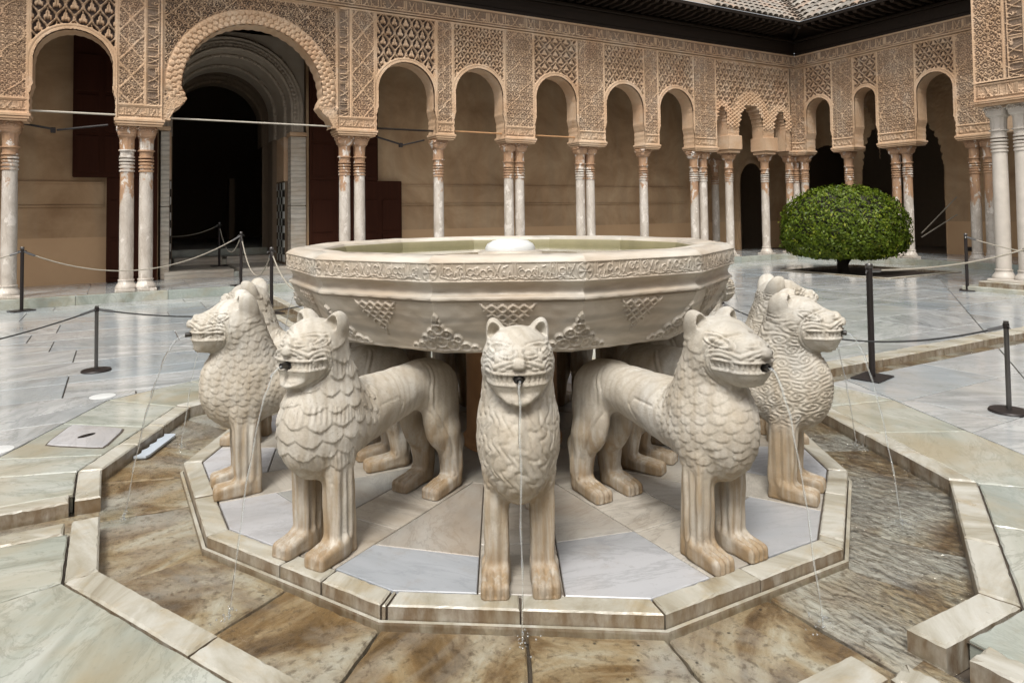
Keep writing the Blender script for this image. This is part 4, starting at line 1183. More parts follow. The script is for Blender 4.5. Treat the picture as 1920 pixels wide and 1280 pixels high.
# ------------------------------------------------------------------ carved stucco
def tile_script():
    """one repeat of the frieze motto, right to left, on a 0.92 x 0.25 m tile"""
    S = []
    A = lambda *p: S.append(list(p))
    arc = lambda cx, cy, r, a0, a1, ry=None, n=10: [(cx + r * math.cos(t), cy + (ry or r) * math.sin(t)) for t in np.linspace(a0, a1, n)]
    S.append(arc(1.62, .34, .06, 0, 6.3) + [(1.68, .30), (1.66, .16), (1.56, .06)])                 # waw
    A((1.50, .95), (1.40, .55), (1.27, .20), (1.17, .12)); A((1.24, .95), (1.33, .55), (1.46, .22))   # lam-alif
    S.append(arc(1.06, .46, .06, .3, 4.2) + [(1.10, .22), (1.0, .16), (.94, .20)]); A((1.05, .66), (1.075, .70))
    A((.93, .97), (.935, .5), (.94, .2)); A((.84, .97), (.84, .4), (.82, .2), (.72, .14), (.64, .22), (.62, .36)); A((.71, .02), (.735, .05))
    A((.56, .97), (.565, .5), (.57, .16)); A((.50, .95), (.42, .5), (.32, .2), (.26, .14)); A((.30, .95), (.38, .5), (.47, .2))
    A((.20, .97), (.205, .2)); A((.145, .97), (.145, .3), (.12, .2)); A((.09, .97), (.09, .32), (.06, .22)); S.append(arc(.035, .30, .055, -1, 4.8, .09))
    A((.0, .13), (.4, .11), (.85, .13), (1.3, .10), (1.7, .13))
    nx, ny = 231, 63
    X, Y = np.meshgrid(np.linspace(0, .92, nx), np.linspace(0, .25, ny), indexing='ij')
    d = np.full(X.shape, 9.0); k = .92 / 1.72
    for st in S:
        for o in (0, .92, -.92): d = np.minimum(d, seg_dist(X, Y, [(x * k + o, y * .225 + .012) for x, y in st]))
    h = ss(.0125, .006, d)
    c = .062; uu = X / c; row = np.floor(Y / c); cx = (np.mod(uu + .5 * np.mod(row, 2), 1) - .5) * c; cy = (np.mod(Y / c, 1) - .5) * c
    r = np.hypot(cx, cy); a = np.arctan2(cy, cx)
    bg = .28 * ss(-.2, .5, np.sin(2 * PI * r / .021 - a)) * ss(.034, .028, r)
    return np.maximum(h, bg * ss(.010, .02, d))
TILE = tile_script()
def script(u, v, H, k=1.0, flip=False):
    x = np.mod(u / k, .92) / .92 * (TILE.shape[0] - 1); y = np.clip(v / H, 0, 1) * (TILE.shape[1] - 1)
    return TILE[np.round(x).astype(int), np.round(y).astype(int)]
def arab(u, v, c=.10, seed=0.0):
    """scrolling tendrils with small leaves, alternating hands"""
    row = np.floor(v / c); uu = u / c + .5 * np.mod(row, 2); col = np.floor(uu)
    cx = (np.mod(uu, 1) - .5) * c; cy = (np.mod(v / c, 1) - .5) * c
    sg = np.where(np.mod(col + row, 2) > 0, 1.0, -1.0)
    r = np.hypot(cx, cy); a = np.arctan2(cy, cx * sg)
    sp = ss(-.1, .55, np.sin(2 * PI * r / (c * .36) - a + seed))
    leaf = ss(.0, .6, np.sin(2 * PI * u / (c * .5) + 2.0 * np.sin(2 * PI * v / c)) * np.sin(2 * PI * v / (c * .5) + 1.3 * np.sin(2 * PI * u / c)))
    k = ss(c * .56, c * .42, r)
    return np.clip(sp * k + leaf * (1 - k), 0, 1)
def net(u, v, cw, ch, w, p=1.0):
    """ogee net of straps: distance masks for strap and for cell motif"""
    p_, q_ = u / cw, v / ch
    g = .25 - .25 * np.cos(2 * PI * q_)
    tri = np.abs(np.mod(q_ + .5, 1) - .5)
    g = p * g + (1 - p) * tri
    d = np.minimum(np.abs(np.mod(p_ - g + .5, 1) - .5), np.abs(np.mod(p_ + g + .5, 1) - .5)) * cw
    strap = ss(w, w * .62, d)
    line = groove(d, w * .22)
    # motif in both sets of cells
    def mot(pp, qq):
        a = (np.mod(pp + .5, 1) - .5) * cw; b = (np.mod(qq + .5, 1) - .5) * ch
        body = ss(1.0, .8, np.hypot(a / (cw * .15), (b - ch * .04) / (ch * .20)))
        wing = ss(1.0, .75, np.hypot((np.abs(a) - cw * .17) / (cw * .085), (b + ch * .07) / (ch * .11)))
        vein = groove(a, cw * .022) * ss(ch * .2, ch * .1, np.abs(b))
        bud = ss(1.0, .7, np.hypot(a / (cw * .06), (b - ch * .27) / (ch * .07)))
        return np.clip(np.maximum.reduce([body, wing, bud]) - .55 * vein, 0, 1)
    m = np.maximum(mot(p_ + .5, q_), mot(p_, q_ + .5))
    return strap - .35 * line, m
def rim(u, v, W, H, w=.035):
    e = np.minimum(np.minimum(u, W - u), np.minimum(v, H - v))
    return ss(w, w * .8, e), groove(e - w * .5, w * .14)

FACES = {'A': lambda s, z, h: (s, 9.18 - h, z), 'B': lambda s, z, h: (14.38 - h, s, z), 'P': lambda s, z, h: (10.10 - h, s, z)}
def panel(name, face, s0, s1, z0, z1, fun, parent, step=.011, base=0.0, sdf=None, mat='stucco', fs=None):
    ns = max(2, int((s1 - s0) / step)) + 1; nz = max(2, int((z1 - z0) / step)) + 1
    S, Z = np.meshgrid(np.linspace(s0, s1, ns), np.linspace(z0, z1, nz), indexing='ij')
    keep = None
    if sdf is not None:
        for it in range(2):
            e = 1e-3; d = sdf(S, Z); gx = (sdf(S + e, Z) - sdf(S - e, Z)) / (2 * e); gz = (sdf(S, Z + e) - sdf(S, Z - e)) / (2 * e)
            near = np.abs(d) < step * .80
            S = np.where(near, S - gx * d, S); Z = np.where(near, Z - gz * d, Z)
        S = np.clip(S, s0, s1); Z = np.clip(Z, z0, z1)
        d = sdf(S, Z); keep = d <= step * .12                   # sdf > 0 inside the opening
    H, P = fun(S - s0, Z - z0, S, Z)
    H = H + base
    if fs is None: fs = FACES[face]
    x, y, z = fs(S, Z, H)
    V = np.stack([x + 0 * S, y + 0 * S, z + 0 * S], -1).reshape(-1, 3)
    i, j = np.meshgrid(np.arange(ns - 1), np.arange(nz - 1), indexing='ij'); b = (i * nz + j).ravel()
    Q = np.stack([b, b + nz, b + nz + 1, b + 1], 1)
    if face in 'BP': Q = Q[:, ::-1]
    if keep is not None:
        kf = keep.ravel(); ok = kf[Q].all(1); Q = Q[ok]
        used = np.unique(Q); mp = np.full(len(V), -1); mp[used] = np.arange(len(used)); V = V[used]; Q = mp[Q]; P = (P + 0 * S).ravel()[used]
    me = mesh(name, V, Q, MAT[mat], True)
    at = me.attributes.new('pigment_shade', 'FLOAT', 'POINT'); at.data.foreach_set('value', np.ascontiguousarray((P + 0 * (S if keep is None else 0)).ravel(), dtype=np.float32))
    return obj(name, me, parent)

# pattern makers: f(u, v, S, Z) -> height, pigment
def pat_pier(W, H, c=.085, diamonds=False):
    def f(u, v, S, Z):
        h = arab(u, v, c) * .022
        if diamonds:
            st, m = net(u - W / 2, v, W * .92, W * 1.15, .020, .2); h = np.maximum(h * (1 - .5 * st), st * .030)
        else:
            st, m = net(u - W / 2, v, W * .85, W * 1.0, .012, 1.0); h = np.maximum(h, st * .026)
        r, l = rim(u, v, W, H, .03); h = h * (1 - r) + r * (.028 - .012 * l)
        return h, (1 - ss(.003, .014, h)) * .65
    return f
def pat_band(W, H):
    def f(u, v, S, Z):
        h = script(S * 1.0, (v - .03) * 1.0, H - .06, .62) * .024
        r, l = rim(u, v, W, H, .026); h = h * (1 - r) + r * (.028 - .012 * l)
        return h, (1 - ss(.002, .008, h)) * .25
    return f
def pat_vscript(W, H):
    def f(u, v, S, Z):
        h = script(v + .1, np.clip(W - u - .02, 0, 9), W - .04, .75) * .026
        r, l = rim(u, v, W, H, .022); h = h * (1 - r) + r * (.030 - .010 * l)
        return h, (1 - ss(.004, .016, h)) * .7
    return f
def pat_frieze(H):
    def f(u, v, S, Z):
        h = script(S, v - .03, H - .07, 1.0) * .032
        e = np.minimum(v, H - v); r = ss(.034, .028, e)
        h = h * (1 - r) + r * (.036 - .012 * groove(e - .016, .005))
        return h, (1 - ss(.004, .018, h)) * .65
    return f
def pat_sebka(W, H, sdf, cw=.235, ch=.40, p=1.0, deep=.045, pig_shade=.75):
    def f(u, v, S, Z):
        st, m = net(u - W / 2, v + .05, cw, ch, .021, p)
        h = np.maximum(st * deep, m * deep * .62)
        h = np.maximum(h, 0)
        P = (1 - ss(deep * .08, deep * .4, h)) * pig_shade
        r, l = rim(u, v, W, H, .045); r = r * ss(.0, .02, v - 0.0 + (np.abs(sdf(S, Z)) > .0) * 1)
        h = h * (1 - r) + r * (deep * .95 - .010 * l); P = P * (1 - r)
        d = -sdf(S, Z)
        av = ss(.098, .088, d)
        ca = np.arctan2(Z - H * 0 - (z_sp), S - (S.min() + W / 2)) if False else S * 38 + Z * 38
        rope = .5 + .5 * np.sin(ca * 3.0)
        h = h * (1 - av) + av * (deep * 1.05 + .004 * rope - .012 * groove(d - .045, .007) - .008 * groove(d - .085, .006)); P = P * (1 - av)
        return h, P
    return f
z_sp = 0

def arch_sdf(c, w, zc, cor=-.046, zcor=3.36, horseshoe=0.0):
    def f(S, Z):
        we = w - cor * ss(zcor + .10, zcor - .10, Z) - horseshoe * ss(zc, zcor + .1, Z) - .014 * np.abs(np.sin(Z * 26)) * ss(zcor + .16, zcor + .02, Z)
        up = w - np.hypot(S - c, Z - zc)
        lo = we - np.abs(S - c)
        return np.where(Z > zc, up, lo)
    return f
def arch_outline(c, w, zc, z0, sdf, n=40, scal=0):
    pts = []
    for z in np.linspace(z0, zc, 26):
        lo, hi = 0, w * 1.4
        for _ in range(30):
            m = (lo + hi) / 2
            if sdf(np.array([c + m]), np.array([z]))[0] > 0: lo = m
            else: hi = m
        pts.append((c + lo, z))
    right = pts
    top = []
    for i in range(1, n):
        a = PI * i / n; r = w - (.010 * abs(math.sin(scal * a)) if scal else 0)
        top.append((c + r * math.cos(a), zc + r * math.sin(a)))
    left = [(2 * c - x, z) for x, z in reversed(right)]
    return right + top + left
def soffit(name, outline, fs, d0, d1, parent, mat='stucco', flip=False):
    n = len(outline); v = []; f = []
    for (s, z) in outline:
        for d in (d0, (d0 * .5 + d1 * .5), d1): v.append(fs(s, z, -d))
    for i in range(n - 1):
        for k in range(2):
            q = (i * 3 + k, i * 3 + k + 1, (i + 1) * 3 + k + 1, (i + 1) * 3 + k)
            f.append(q if not flip else tuple(reversed(q)))
    return obj(name, mesh(name, v, f, MAT[mat], True, 35), parent)

wallA = empty('arcade_wall', (4.5, 9.35, 2.9)); tag(wallA, 'long arcade wall of carved tan stucco with one big arch, behind the fountain', 'arcade wall')
wallA_off = Vector((-4.5, -9.35, -2.9))
def toA(o): o.location = wallA_off; return o
ZB, ZD, ZP, ZF, ZT = 2.965, 3.185, 5.27, 5.29, 5.62
DEP = .36
PIERS_A = [(-3.95, -3.29, 's'), (-2.10, -1.45, 'dr'), (1.50, 2.215, 'dl'), (3.497, 3.864, 's'), (5.08, 5.795, 'd'), (6.98, 7.705, 'd'), (8.92, 9.335, 's'), (10.53, 11.28, 'd'), (14.12, 14.40, 'c')]
def add_pier(face, fs, x0, x1, kind, parent, to, step):
    W = x1 - x0
    to(panel('pier_band', face, x0, x1, ZB, ZD, pat_band(W, ZD - ZB), parent, step, .022, fs=fs))
    if kind in ('dl', 'dr'):
        ws = .24
        a, b = (x0, x0 + ws) if kind == 'dl' else (x1 - ws, x1)
        to(panel('script_strip', face, a, b, ZD, ZP, pat_vscript(ws, ZP - ZD), parent, step * .85, .022, fs=fs))
        c, d = (x0 + ws, x1) if kind == 'dl' else (x0, x1 - ws)
        to(panel('pier_panel', face, c, d, ZD, ZP, pat_pier(d - c, ZP - ZD, .085, True), parent, step, .020, fs=fs))
    else:
        to(panel('pier_panel', face, x0, x1, ZD, ZP, pat_pier(W, ZP - ZD, .075 if kind == 's' else .095, False), parent, step, .020, fs=fs))
    m = MB()
    # moulded impost and plain flanks
    f0 = lambda s, z, d: fs(s, z, -d)
    for (z0, z1, e) in ((2.845, 2.875, .02), (2.878, 2.915, .045), (2.918, 2.963, .062)):
        A_, B_ = f0(x0 - e + .02, z0, -.035 - e * .6), f0(x1 + e - .02, z1, DEP + e * .6)
        m.bbox(min(A_[0], B_[0]), max(A_[0], B_[0]), min(A_[1], B_[1]), max(A_[1], B_[1]), z0, z1, .006)
    to(m.obj('impost', MAT['stucco'], parent))
    m = MB(); A_, B_ = f0(x0 + .004, ZB, .012), f0(x1 - .004, ZT, DEP)
    m.box(min(A_[0], B_[0]), max(A_[0], B_[0]), min(A_[1], B_[1]), max(A_[1], B_[1]), ZB, ZT)
    to(m.obj('pier_core', MAT['stucco'], parent))
def add_bay(face, fs, x0, x1, c, w, apex, parent, to, step, style):
    zc = apex - w; sd = arch_sdf(c, w, zc)
    W = x1 - x0; Hh = ZP - ZB
    pats = {'ogee': pat_sebka(W, Hh, sd, .235, .40, 1.0, .085, .95), 'fine': pat_sebka(W, Hh, sd, .17, .24, 1.0, .070, .85), 'open': pat_sebka(W, Hh, sd, .29, .30, .6, .065, .7),
            'lozenge': pat_sebka(W, Hh, sd, .21, .30, .3, .070, .85)}
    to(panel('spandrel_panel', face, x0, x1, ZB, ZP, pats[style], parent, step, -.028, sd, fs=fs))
    ol = arch_outline(c, w, zc, ZB - .0, sd, 44, 14)
    to(soffit('arch_soffit', ol, fs, -.012, DEP, parent, flip=(face != 'A')))
    # solid wall behind the carved face
    to(panel('wall_core', face, x0, x1, ZB, ZT, lambda u, v, S, Z: (0 * u, 0 * u), parent, .045, -.20, arch_sdf(c, w + .002, zc, -.046, 3.36, 0.0), fs=fs))
for (x0, x1, k) in PIERS_A: add_pier('A', FACES['A'], x0, x1, k, wallA, toA, .0115 if x1 < 6 else .015)
BAYS_A = [(-3.29, -2.10, -2.695, .535, 4.33, 'ogee', .0115), (2.215, 3.497, 2.855, .585, 4.34, 'ogee', .0115), (3.864, 5.08, 4.47, .555, 4.37, 'fine', .0115), (5.795, 6.98, 6.385, .535, 4.38, 'open', .013),
          (7.705, 8.92, 8.31, .555, 4.36, 'lozenge', .014), (9.335, 10.53, 9.93, .545, 4.37, 'lozenge', .015)]
for (x0, x1, c, w, ap, stl, st) in BAYS_A: add_bay('A', FACES['A'], x0, x1, c, w, ap, wallA, toA, st, stl)
# the big arch
def big_sdf(S, Z):
    c, r, zc = .03, 1.185, 3.56
    up = r - np.hypot(S - c, Z - zc)
    we = 1.185 - .06 * ss(3.56, 3.40, Z) + .24 * ss(3.36, 3.02, Z) - .018 * np.abs(np.sin(Z * 24)) * ss(3.42, 3.36, Z)
    return np.where(Z > zc, up, we - np.abs(S - c))
def pat_big(u, v, S, Z):
    h0 = arab(u, v, .10) * .040
    star = net(u, v, .34, .34, .012, .0)[0]
    h0 = np.maximum(h0, star * .028)
    P = (1 - ss(.004, .018, h0)) * .85
    r, l = rim(u, v, 2.95, ZP - ZB, .05); r = r * (Z > 3.3); h0 = h0 * (1 - r) + r * (.034 - .012 * l); P = P * (1 - r)
    d = -big_sdf(S, Z)
    a = np.arctan2(Z - 3.56, S - .03) * 1.30
    k = ss(.275, .262, d)
    bump = np.zeros_like(d)
    for i, dd in enumerate((.040, .115, .195)):
        pp = .105; ph = np.mod(a / pp + .5 * (i % 2), 1) - .5
        rr = np.hypot(ph * pp, d - dd)
        dome = np.sqrt(np.clip(1 - (rr / .050) ** 2, 0, 1)) * .052
        dome -= .020 * groove(np.hypot(ph * pp, d - dd - .010) - .017, .006)
        bump = np.maximum(bump, dome)
    h = .030 + bump - .016 * groove(d - .255, .010)
    h = h0 * (1 - k) + h * k
    lowk = ss(3.40, 3.34, Z) * ss(1.6, 1.5, np.abs(S)); h = h * (1 - lowk) + lowk * (.045 + .012 * arab(u, v, .09))
    return h, P * (1 - k)
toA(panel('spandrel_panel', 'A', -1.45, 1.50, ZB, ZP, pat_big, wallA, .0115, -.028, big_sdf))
ol = []
for z in np.linspace(ZB, 3.56, 40):
    lo, hi = 0, 1.7
    for _ in range(30):
        m_ = (lo + hi) / 2
        if big_sdf(np.array([.03 + m_]), np.array([z]))[0] > 0: lo = m_
        else: hi = m_
    ol.append((.03 + lo, z))
tp = [(.03 + (1.185 - .016 * abs(math.sin(24 * a))) * math.cos(a), 3.56 + (1.185 - .016 * abs(math.sin(24 * a))) * math.sin(a)) for a in np.linspace(0, PI, 150)[1:-1]]
ol = ol + tp + [(.06 - x, z) for x, z in reversed(ol)]
toA(soffit('arch_soffit', ol, FACES['A'], -.03, DEP, wallA))
toA(panel('wall_core', 'A', -1.45, 1.50, ZB, ZT, lambda u, v, S, Z: (0 * u, 0 * u), wallA, .045, -.20, big_sdf))
# triple muqarnas arches near the corner
TRI = [(11.50, .20, 4.02), (12.58, .46, 4.12), (13.70, .24, 4.02)]
def tri_sdf(S, Z):
    d = np.full(S.shape, -9.0)
    for c, w, ap in TRI:
        t = np.clip((Z - 3.50) / (ap - 3.50), 0, 1); q = np.floor(t * 6) / 6
        we = w * np.sqrt(np.clip(1 - q ** 1.6, 0, 1)) * np.where(Z > ap, 0, 1) - .012 * np.abs(np.sin(Z * 42)) * (Z > 3.45)
        d = np.maximum(d, np.where(Z > ap, -(Z - ap) - .01, we - np.abs(S - c)))
    return d
def pat_tri(u, v, S, Z):
    h, e = scales(S, -Z, .115, .088, 1.5)
    st, m = net(u, v, .21, .30, .016, .8)
    up = ss(4.55, 4.75, Z)
    d = np.full(S.shape, 9.0)
    for c, w, ap in TRI: d = np.minimum(d, np.abs(np.hypot((S - c), (Z - 3.55) * .8) - w - .12))
    mq = (.5 + .5 * np.sin(2 * PI * S / .075)) * (.5 + .5 * np.sin(2 * PI * Z / .10 + PI * np.floor(S / .075))) * .05
    body = ss(3.45, 3.6, Z)
    near = ss(.26, .10, d)
    hh = (np.maximum(st * .07, m * .045)) * (1 - near) + near * (mq * 1.5 + .03)
    hh = hh * body + (1 - body) * (.02 + .010 * arab(u, v, .10))
    r, l = rim(u, v, 2.84, ZP - ZB, .05); r = r * (Z > 4.0); hh = hh * (1 - r) + r * (.04 - .01 * l)
    return hh, (1 - ss(.006, .03, hh)) * .75 * body
toA(panel('muqarnas_panel', 'A', 11.28, 14.12, ZB, ZP, pat_tri, wallA, .013, -.02, tri_sdf))
toA(panel('wall_core', 'A', 11.28, 14.12, ZB, ZT, lambda u, v, S, Z: (0 * u, 0 * u), wallA, .03, -.16, tri_sdf))
for c, w, ap in TRI:
    ol = []
    for z in np.linspace(ZB, ap, 60):
        t = np.clip((z - 3.50) / (ap - 3.50), 0, .999); q = math.floor(t * 6) / 6; ol.append((c + w * math.sqrt(max(0, 1 - q ** 1.6)), z))
    ol = ol + [(2 * c - x, z) for x, z in reversed(ol)]
    toA(soffit('arch_soffit', ol, FACES['A'], .005, DEP, wallA))
for xx in (11.9, 13.27):                                        # blocks above the two slender columns
    m = MB(); m.bbox(xx - .20, xx + .20, 9.13, 9.56, 2.845, 2.93, .012); m.bbox(xx - .235, xx + .235, 9.09, 9.60, 2.932, 3.30, .012); toA(m.obj('impost', MAT['stucco'], wallA))
# frieze, one length per bay
fx = [-3.95, -1.45, 1.50, 3.68, 5.44, 7.34, 9.13, 10.9, 12.7, 14.40]
for a, b in zip(fx[:-1], fx[1:]):
    toA(panel('frieze', 'A', a, b, ZF, ZT, pat_frieze(ZT - ZF), wallA, .0105 if b < 6 else .014, .026))
m = MB(); m.box(-3.95, 14.40, 9.155, 9.5, 5.262, 5.292); toA(m.obj('string_course', MAT['stucco'], wallA))
m = MB(); m.box(-9.0, -3.95, 9.17, 9.52, 2.95, 5.62); toA(m.obj('plain_length', MAT['stucco'], wallA))

# ---------- wall B, at right angles on the right
wallB = empty('arcade_wall', (14.55, 7.0, 2.9)); tag(wallB, 'right-hand arcade wall of carved tan stucco with dark openings behind the clipped tree', 'arcade wall')
wallB_off = Vector((-14.55, -7.0, -2.9))
def toB(o): o.location = wallB_off; return o
def revB(fs): return fs
PIERS_B = [(8.86, 9.18, 's'), (7.43, 8.02, 's'), (5.83, 6.75, 'd'), (4.10, 4.90, 'd')]
for (y0, y1, k) in PIERS_B: add_pier('B', FACES['B'], y0, y1, k, wallB, toB, .015)
for (y0, y1, c, w, ap, stl) in [(8.02, 8.86, 8.44, .365, 4.36, 'open'), (6.75, 7.43, 7.09, .288, 4.42, 'open'), (4.90, 5.83, 5.365, .41, 4.50, 'lozenge')]:
    add_bay('B', FACES['B'], y0, y1, c, w, ap, wallB, toB, .013, stl)
for a, b in ((4.0, 5.4), (5.4, 7.2), (7.2, 9.18)):
    toB(panel('frieze', 'B', a, b, ZF, ZT, pat_frieze(ZT - ZF), wallB, .014, .026))
m = MB(); m.box(14.355, 14.7, 4.0, 9.18, 5.262, 5.292); toB(m.obj('string_course', MAT['stucco'], wallB))
m = MB(); m.box(14.37, 14.72, -9.0, 4.05, 2.95, 5.62); toB(m.obj('plain_length', MAT['stucco'], wallB))

# ---------- columns
def column_meshes(r, zt, zb):
    d = {}
    m = MB(); m.bbox(-r * 1.55, r * 1.55, -r * 1.55, r * 1.55, zb, zb + .045, .006)
    m.lathe([(r * 1.50, zb + .045), (r * 1.55, zb + .07), (r * 1.42, zb + .10), (r * 1.22, zb + .13), (r * 1.12, zb + .15), (r * 1.08, zb + .17), (r * 1.16, zb + .178), (r * 1.16, zb + .195), (r * 1.02, zb + .20)], 24)
    d['base'] = m.mesh('base', MAT['column'], True)
    m = MB(); m.lathe([(r * 1.0, zb + .19), (r * 1.02, zb + .9), (r * .97, zt - .58), (r * .95, zt - .44)], 24); d['shaft'] = m.mesh('shaft', MAT['column'], True)
    m = MB()
    for i, z in enumerate((.56, .50, .44, .385, .33)):
        zz = zt - z; rr = r * (1.10 + .02 * (i % 2))
        m.lathe([(r * .95, zz), (rr, zz + .006), (rr, zz + .032), (r * .95, zz + .038)], 24)
    m.lathe([(r * .98, zt - .30), (r * 1.02, zt - .22), (r * 1.24, zt - .215), (r * 1.24, zt - .195), (r * 1.0, zt - .19)], 24)
    d['collar'] = m.mesh('collar', MAT['column'], True)
    m = MB(); m.lathe([(r * 1.0, zt - .20), (r * 1.02, zt - .15), (r * 1.06, zt - .02), (r * 1.15, zt + .01)], 48, flute=12, fd=.035); d['neck'] = m.mesh('neck', MAT['column'], True)
    # cubic capital: round below, square above, scrolls at the corners
    m = MB(); n = 32; v = []; f = []
    prof = [(0.0, r * 1.10, 0.0), (.022, r * 1.26, .5), (.04, r * 1.30, 1.0), (.06, r * 1.30, 1.0), (.062, r * 1.36, 1.0), (.19, r * 1.40, 1.0)]
    for (z, rr, sq) in prof:
        for i in range(n):
            a = 2 * PI * i / n; c_, s_ = math.cos(a), math.sin(a)
            mx = max(abs(c_), abs(s_)); k = (1 - sq) + sq * min(1 / mx, 1.25)
            v.append((rr * c_ * k, rr * s_ * k, zt + z))
    for k in range(len(prof) - 1):
        for i in range(n): f.append((k * n + i, k * n + (i + 1) % n, (k + 1) * n + (i + 1) % n, (k + 1) * n + i))
    f.append(tuple(reversed(range(n)))); f.append(tuple((len(prof) - 1) * n + i for i in range(n))); m.add(v, f)
    for sx in (-1, 1):
        for q in range(4):
            a = q * PI / 2; ca, sa = math.cos(a), math.sin(a)
            for (cx, cz, cr) in ((.80, .135, .050), (.28, .145, .034)):
                pts = []
                for i in range(15):
                    t = i / 14 * 4.2 * PI / 2; rr2 = cr * (1 - i / 18); px, pz = sx * (r * cx) + rr2 * math.cos(t) * sx, zt + cz + rr2 * math.sin(t)
                    py = -r * 1.40
                    pts.append((ca * px - sa * py, sa * px + ca * py, pz))
                m.tube(pts, .015, 5)
    d['capital'] = m.mesh('capital', MAT['column'], True)
    return d
CM = column_meshes(.104, 2.66, .15)
CMp = column_meshes(.109, 2.80, .16)
for k_ in list(CMp): CMp[k_].materials[0] = MAT['whitecol']
def column(x, y, label, group, cm=CM, dz=0.0):
    t = empty('marble_column', (x, y, dz), random.choice([0, PI / 2, PI, -PI / 2])); tag(t, label, 'column', group)
    for k in ('base', 'shaft', 'collar', 'neck', 'capital'): obj(k, cm[k], t)
    return t
G1, G2 = 'columns of the long arcade', 'columns of the right-hand arcade'
for x, lab in [(-3.52, 'single column at the left edge of the photo, lit warm at its top'), (-1.95, 'left column of the flaking pair left of the big arch'), (-1.67, 'right column of the flaking pair left of the big arch'),
               (1.67, 'left column of the pair right of the big arch'), (1.96, 'right column of the pair right of the big arch'), (3.61, 'lone slender column next right of the big arch\'s right-hand pair'),
               (5.25, 'left column of the pair rising behind the fountain head'), (5.52, 'patchy right column of the pair rising behind the fountain head'), (7.13, 'left column of the second pair right of the fountain head'),
               (7.41, 'white-spotted right column of the second pair right of the fountain head'), (9.0, 'lone column with a pale patch between the second and third pairs'), (10.66, 'left column of the pair behind the right rim of the basin'),
               (10.97, 'right column of the pair behind the right rim of the basin'), (11.9, 'left slender column under the triple muqarnas arches'), (13.27, 'right slender column under the triple muqarnas arches'), (14.27, 'left column of the corner cluster above the clipped tree')]:
    column(x, 9.35, lab, G1)
column(14.55, 9.35, 'rear column of the corner cluster, mostly hidden', G1)
for y, lab in [(9.06, 'right column of the corner cluster above the clipped tree'), (7.72, 'lone column above the top of the clipped tree'), (6.45, 'left column of the pair right of the clipped tree'), (6.17, 'right column of the pair right of the clipped tree'),
               (4.66, 'column just left of the right-hand pavilion pier'), (4.36, 'column half hidden behind the pavilion\'s front column')]:
    column(14.55, y, lab, G2)
column(13.1, 11.0, 'dim column inside the gallery behind the triple arches', G1)
# ------------------------------------------------------------------ gallery floors and steps
gal = empty('gallery_floor'); tag(gal, kind='structure')
m = MB(); m.box(-9.0, 17.5, 9.22, 11.4, -.1, .13); m.box(14.34, 17.5, -9.0, 9.22, -.1, .13); m.obj('floor_bed', MAT['mortar'], gal)
x = -9.0
while x < 14.2:                                                # riser blocks along wall A
    L = random.uniform(1.0, 1.7); e = min(14.22, x + L)
    if e > -5.5: stone('step_block', [(x, 9.10), (e, 9.10), (e, 9.235), (x, 9.235)], -.09, .150, MAT['border'], gal, gap=.005, bev=.006, step=.2, chip=.003)
    x = e
y = 9.10
while y > 2.6:
    L = random.uniform(1.0, 1.6); e = max(2.6, y - L)
    stone('step_block', [(14.22, e), (14.22, y), (14.36, y), (14.36, e)], -.09, .150, MAT['border'], gal, gap=.005, bev=.006, step=.2, chip=.003); y = e
x = -5.2
while x < 14.4:
    L = random.uniform(1.0, 1.6)
    for (a, b) in ((9.235, 10.25), (10.25, 11.36)): stone('floor_slab', [(x, a), (x + L, a), (x + L, b), (x, b)], .08, .149, MAT['paving'], gal, gap=.005, bev=.003)
    x += L
y = 9.2
while y > 3.0:
    L = random.uniform(.9, 1.5)
    for (a, b) in ((14.37, 15.5), (15.5, 16.65)): stone('floor_slab', [(a, y - L), (b, y - L), (b, y), (a, y)], .08, .149, MAT['paving'], gal, gap=.005, bev=.003)
    y -= L

# ------------------------------------------------------------------ back wall of the long gallery with the great portal
back = empty('gallery_back_wall', (3.0, 11.5, 0)); tag(back, 'brown plaster back wall of the long gallery with a pale moulded band', 'back wall')
off = Vector((-3.0, -11.5, 0))
def toK(o): o.location = off; return o
m = MB(); m.box(-9.0, -1.40, 11.35, 11.7, 0, 5.7); m.box(1.42, 12.2, 11.35, 11.7, 0, 5.7); m.box(-1.40, 1.42, 11.36, 11.7, 5.12, 5.7); toK(m.obj('plaster', MAT['plaster'], back))
for (a, b) in ((-9.0, -2.30), (3.52, 12.2)):
    m = MB(); m.box(a, b, 11.325, 11.352, 1.60, 2.00); toK(m.obj('band', MAT['plaster'], back))
    for z in (1.575, 2.005): 
        m = MB(); m.bbox(a, b, 11.30, 11.352, z - .018, z + .018, .006); toK(m.obj('moulding', MAT['plaster'], back))
portal = empty('portal', (0.02, 11.5, .15)); tag(portal, 'tall dark portal with nested carved arches and pale jambs beyond the big arch', 'portal')
poff = Vector((-.02, -11.5, -.15))
def toP(o): o.location = poff; return o
def ring_sdf(c, r, zc):
    return lambda S, Z: np.where(Z > zc, r - np.hypot(S - c, Z - zc), r - np.abs(S - c))
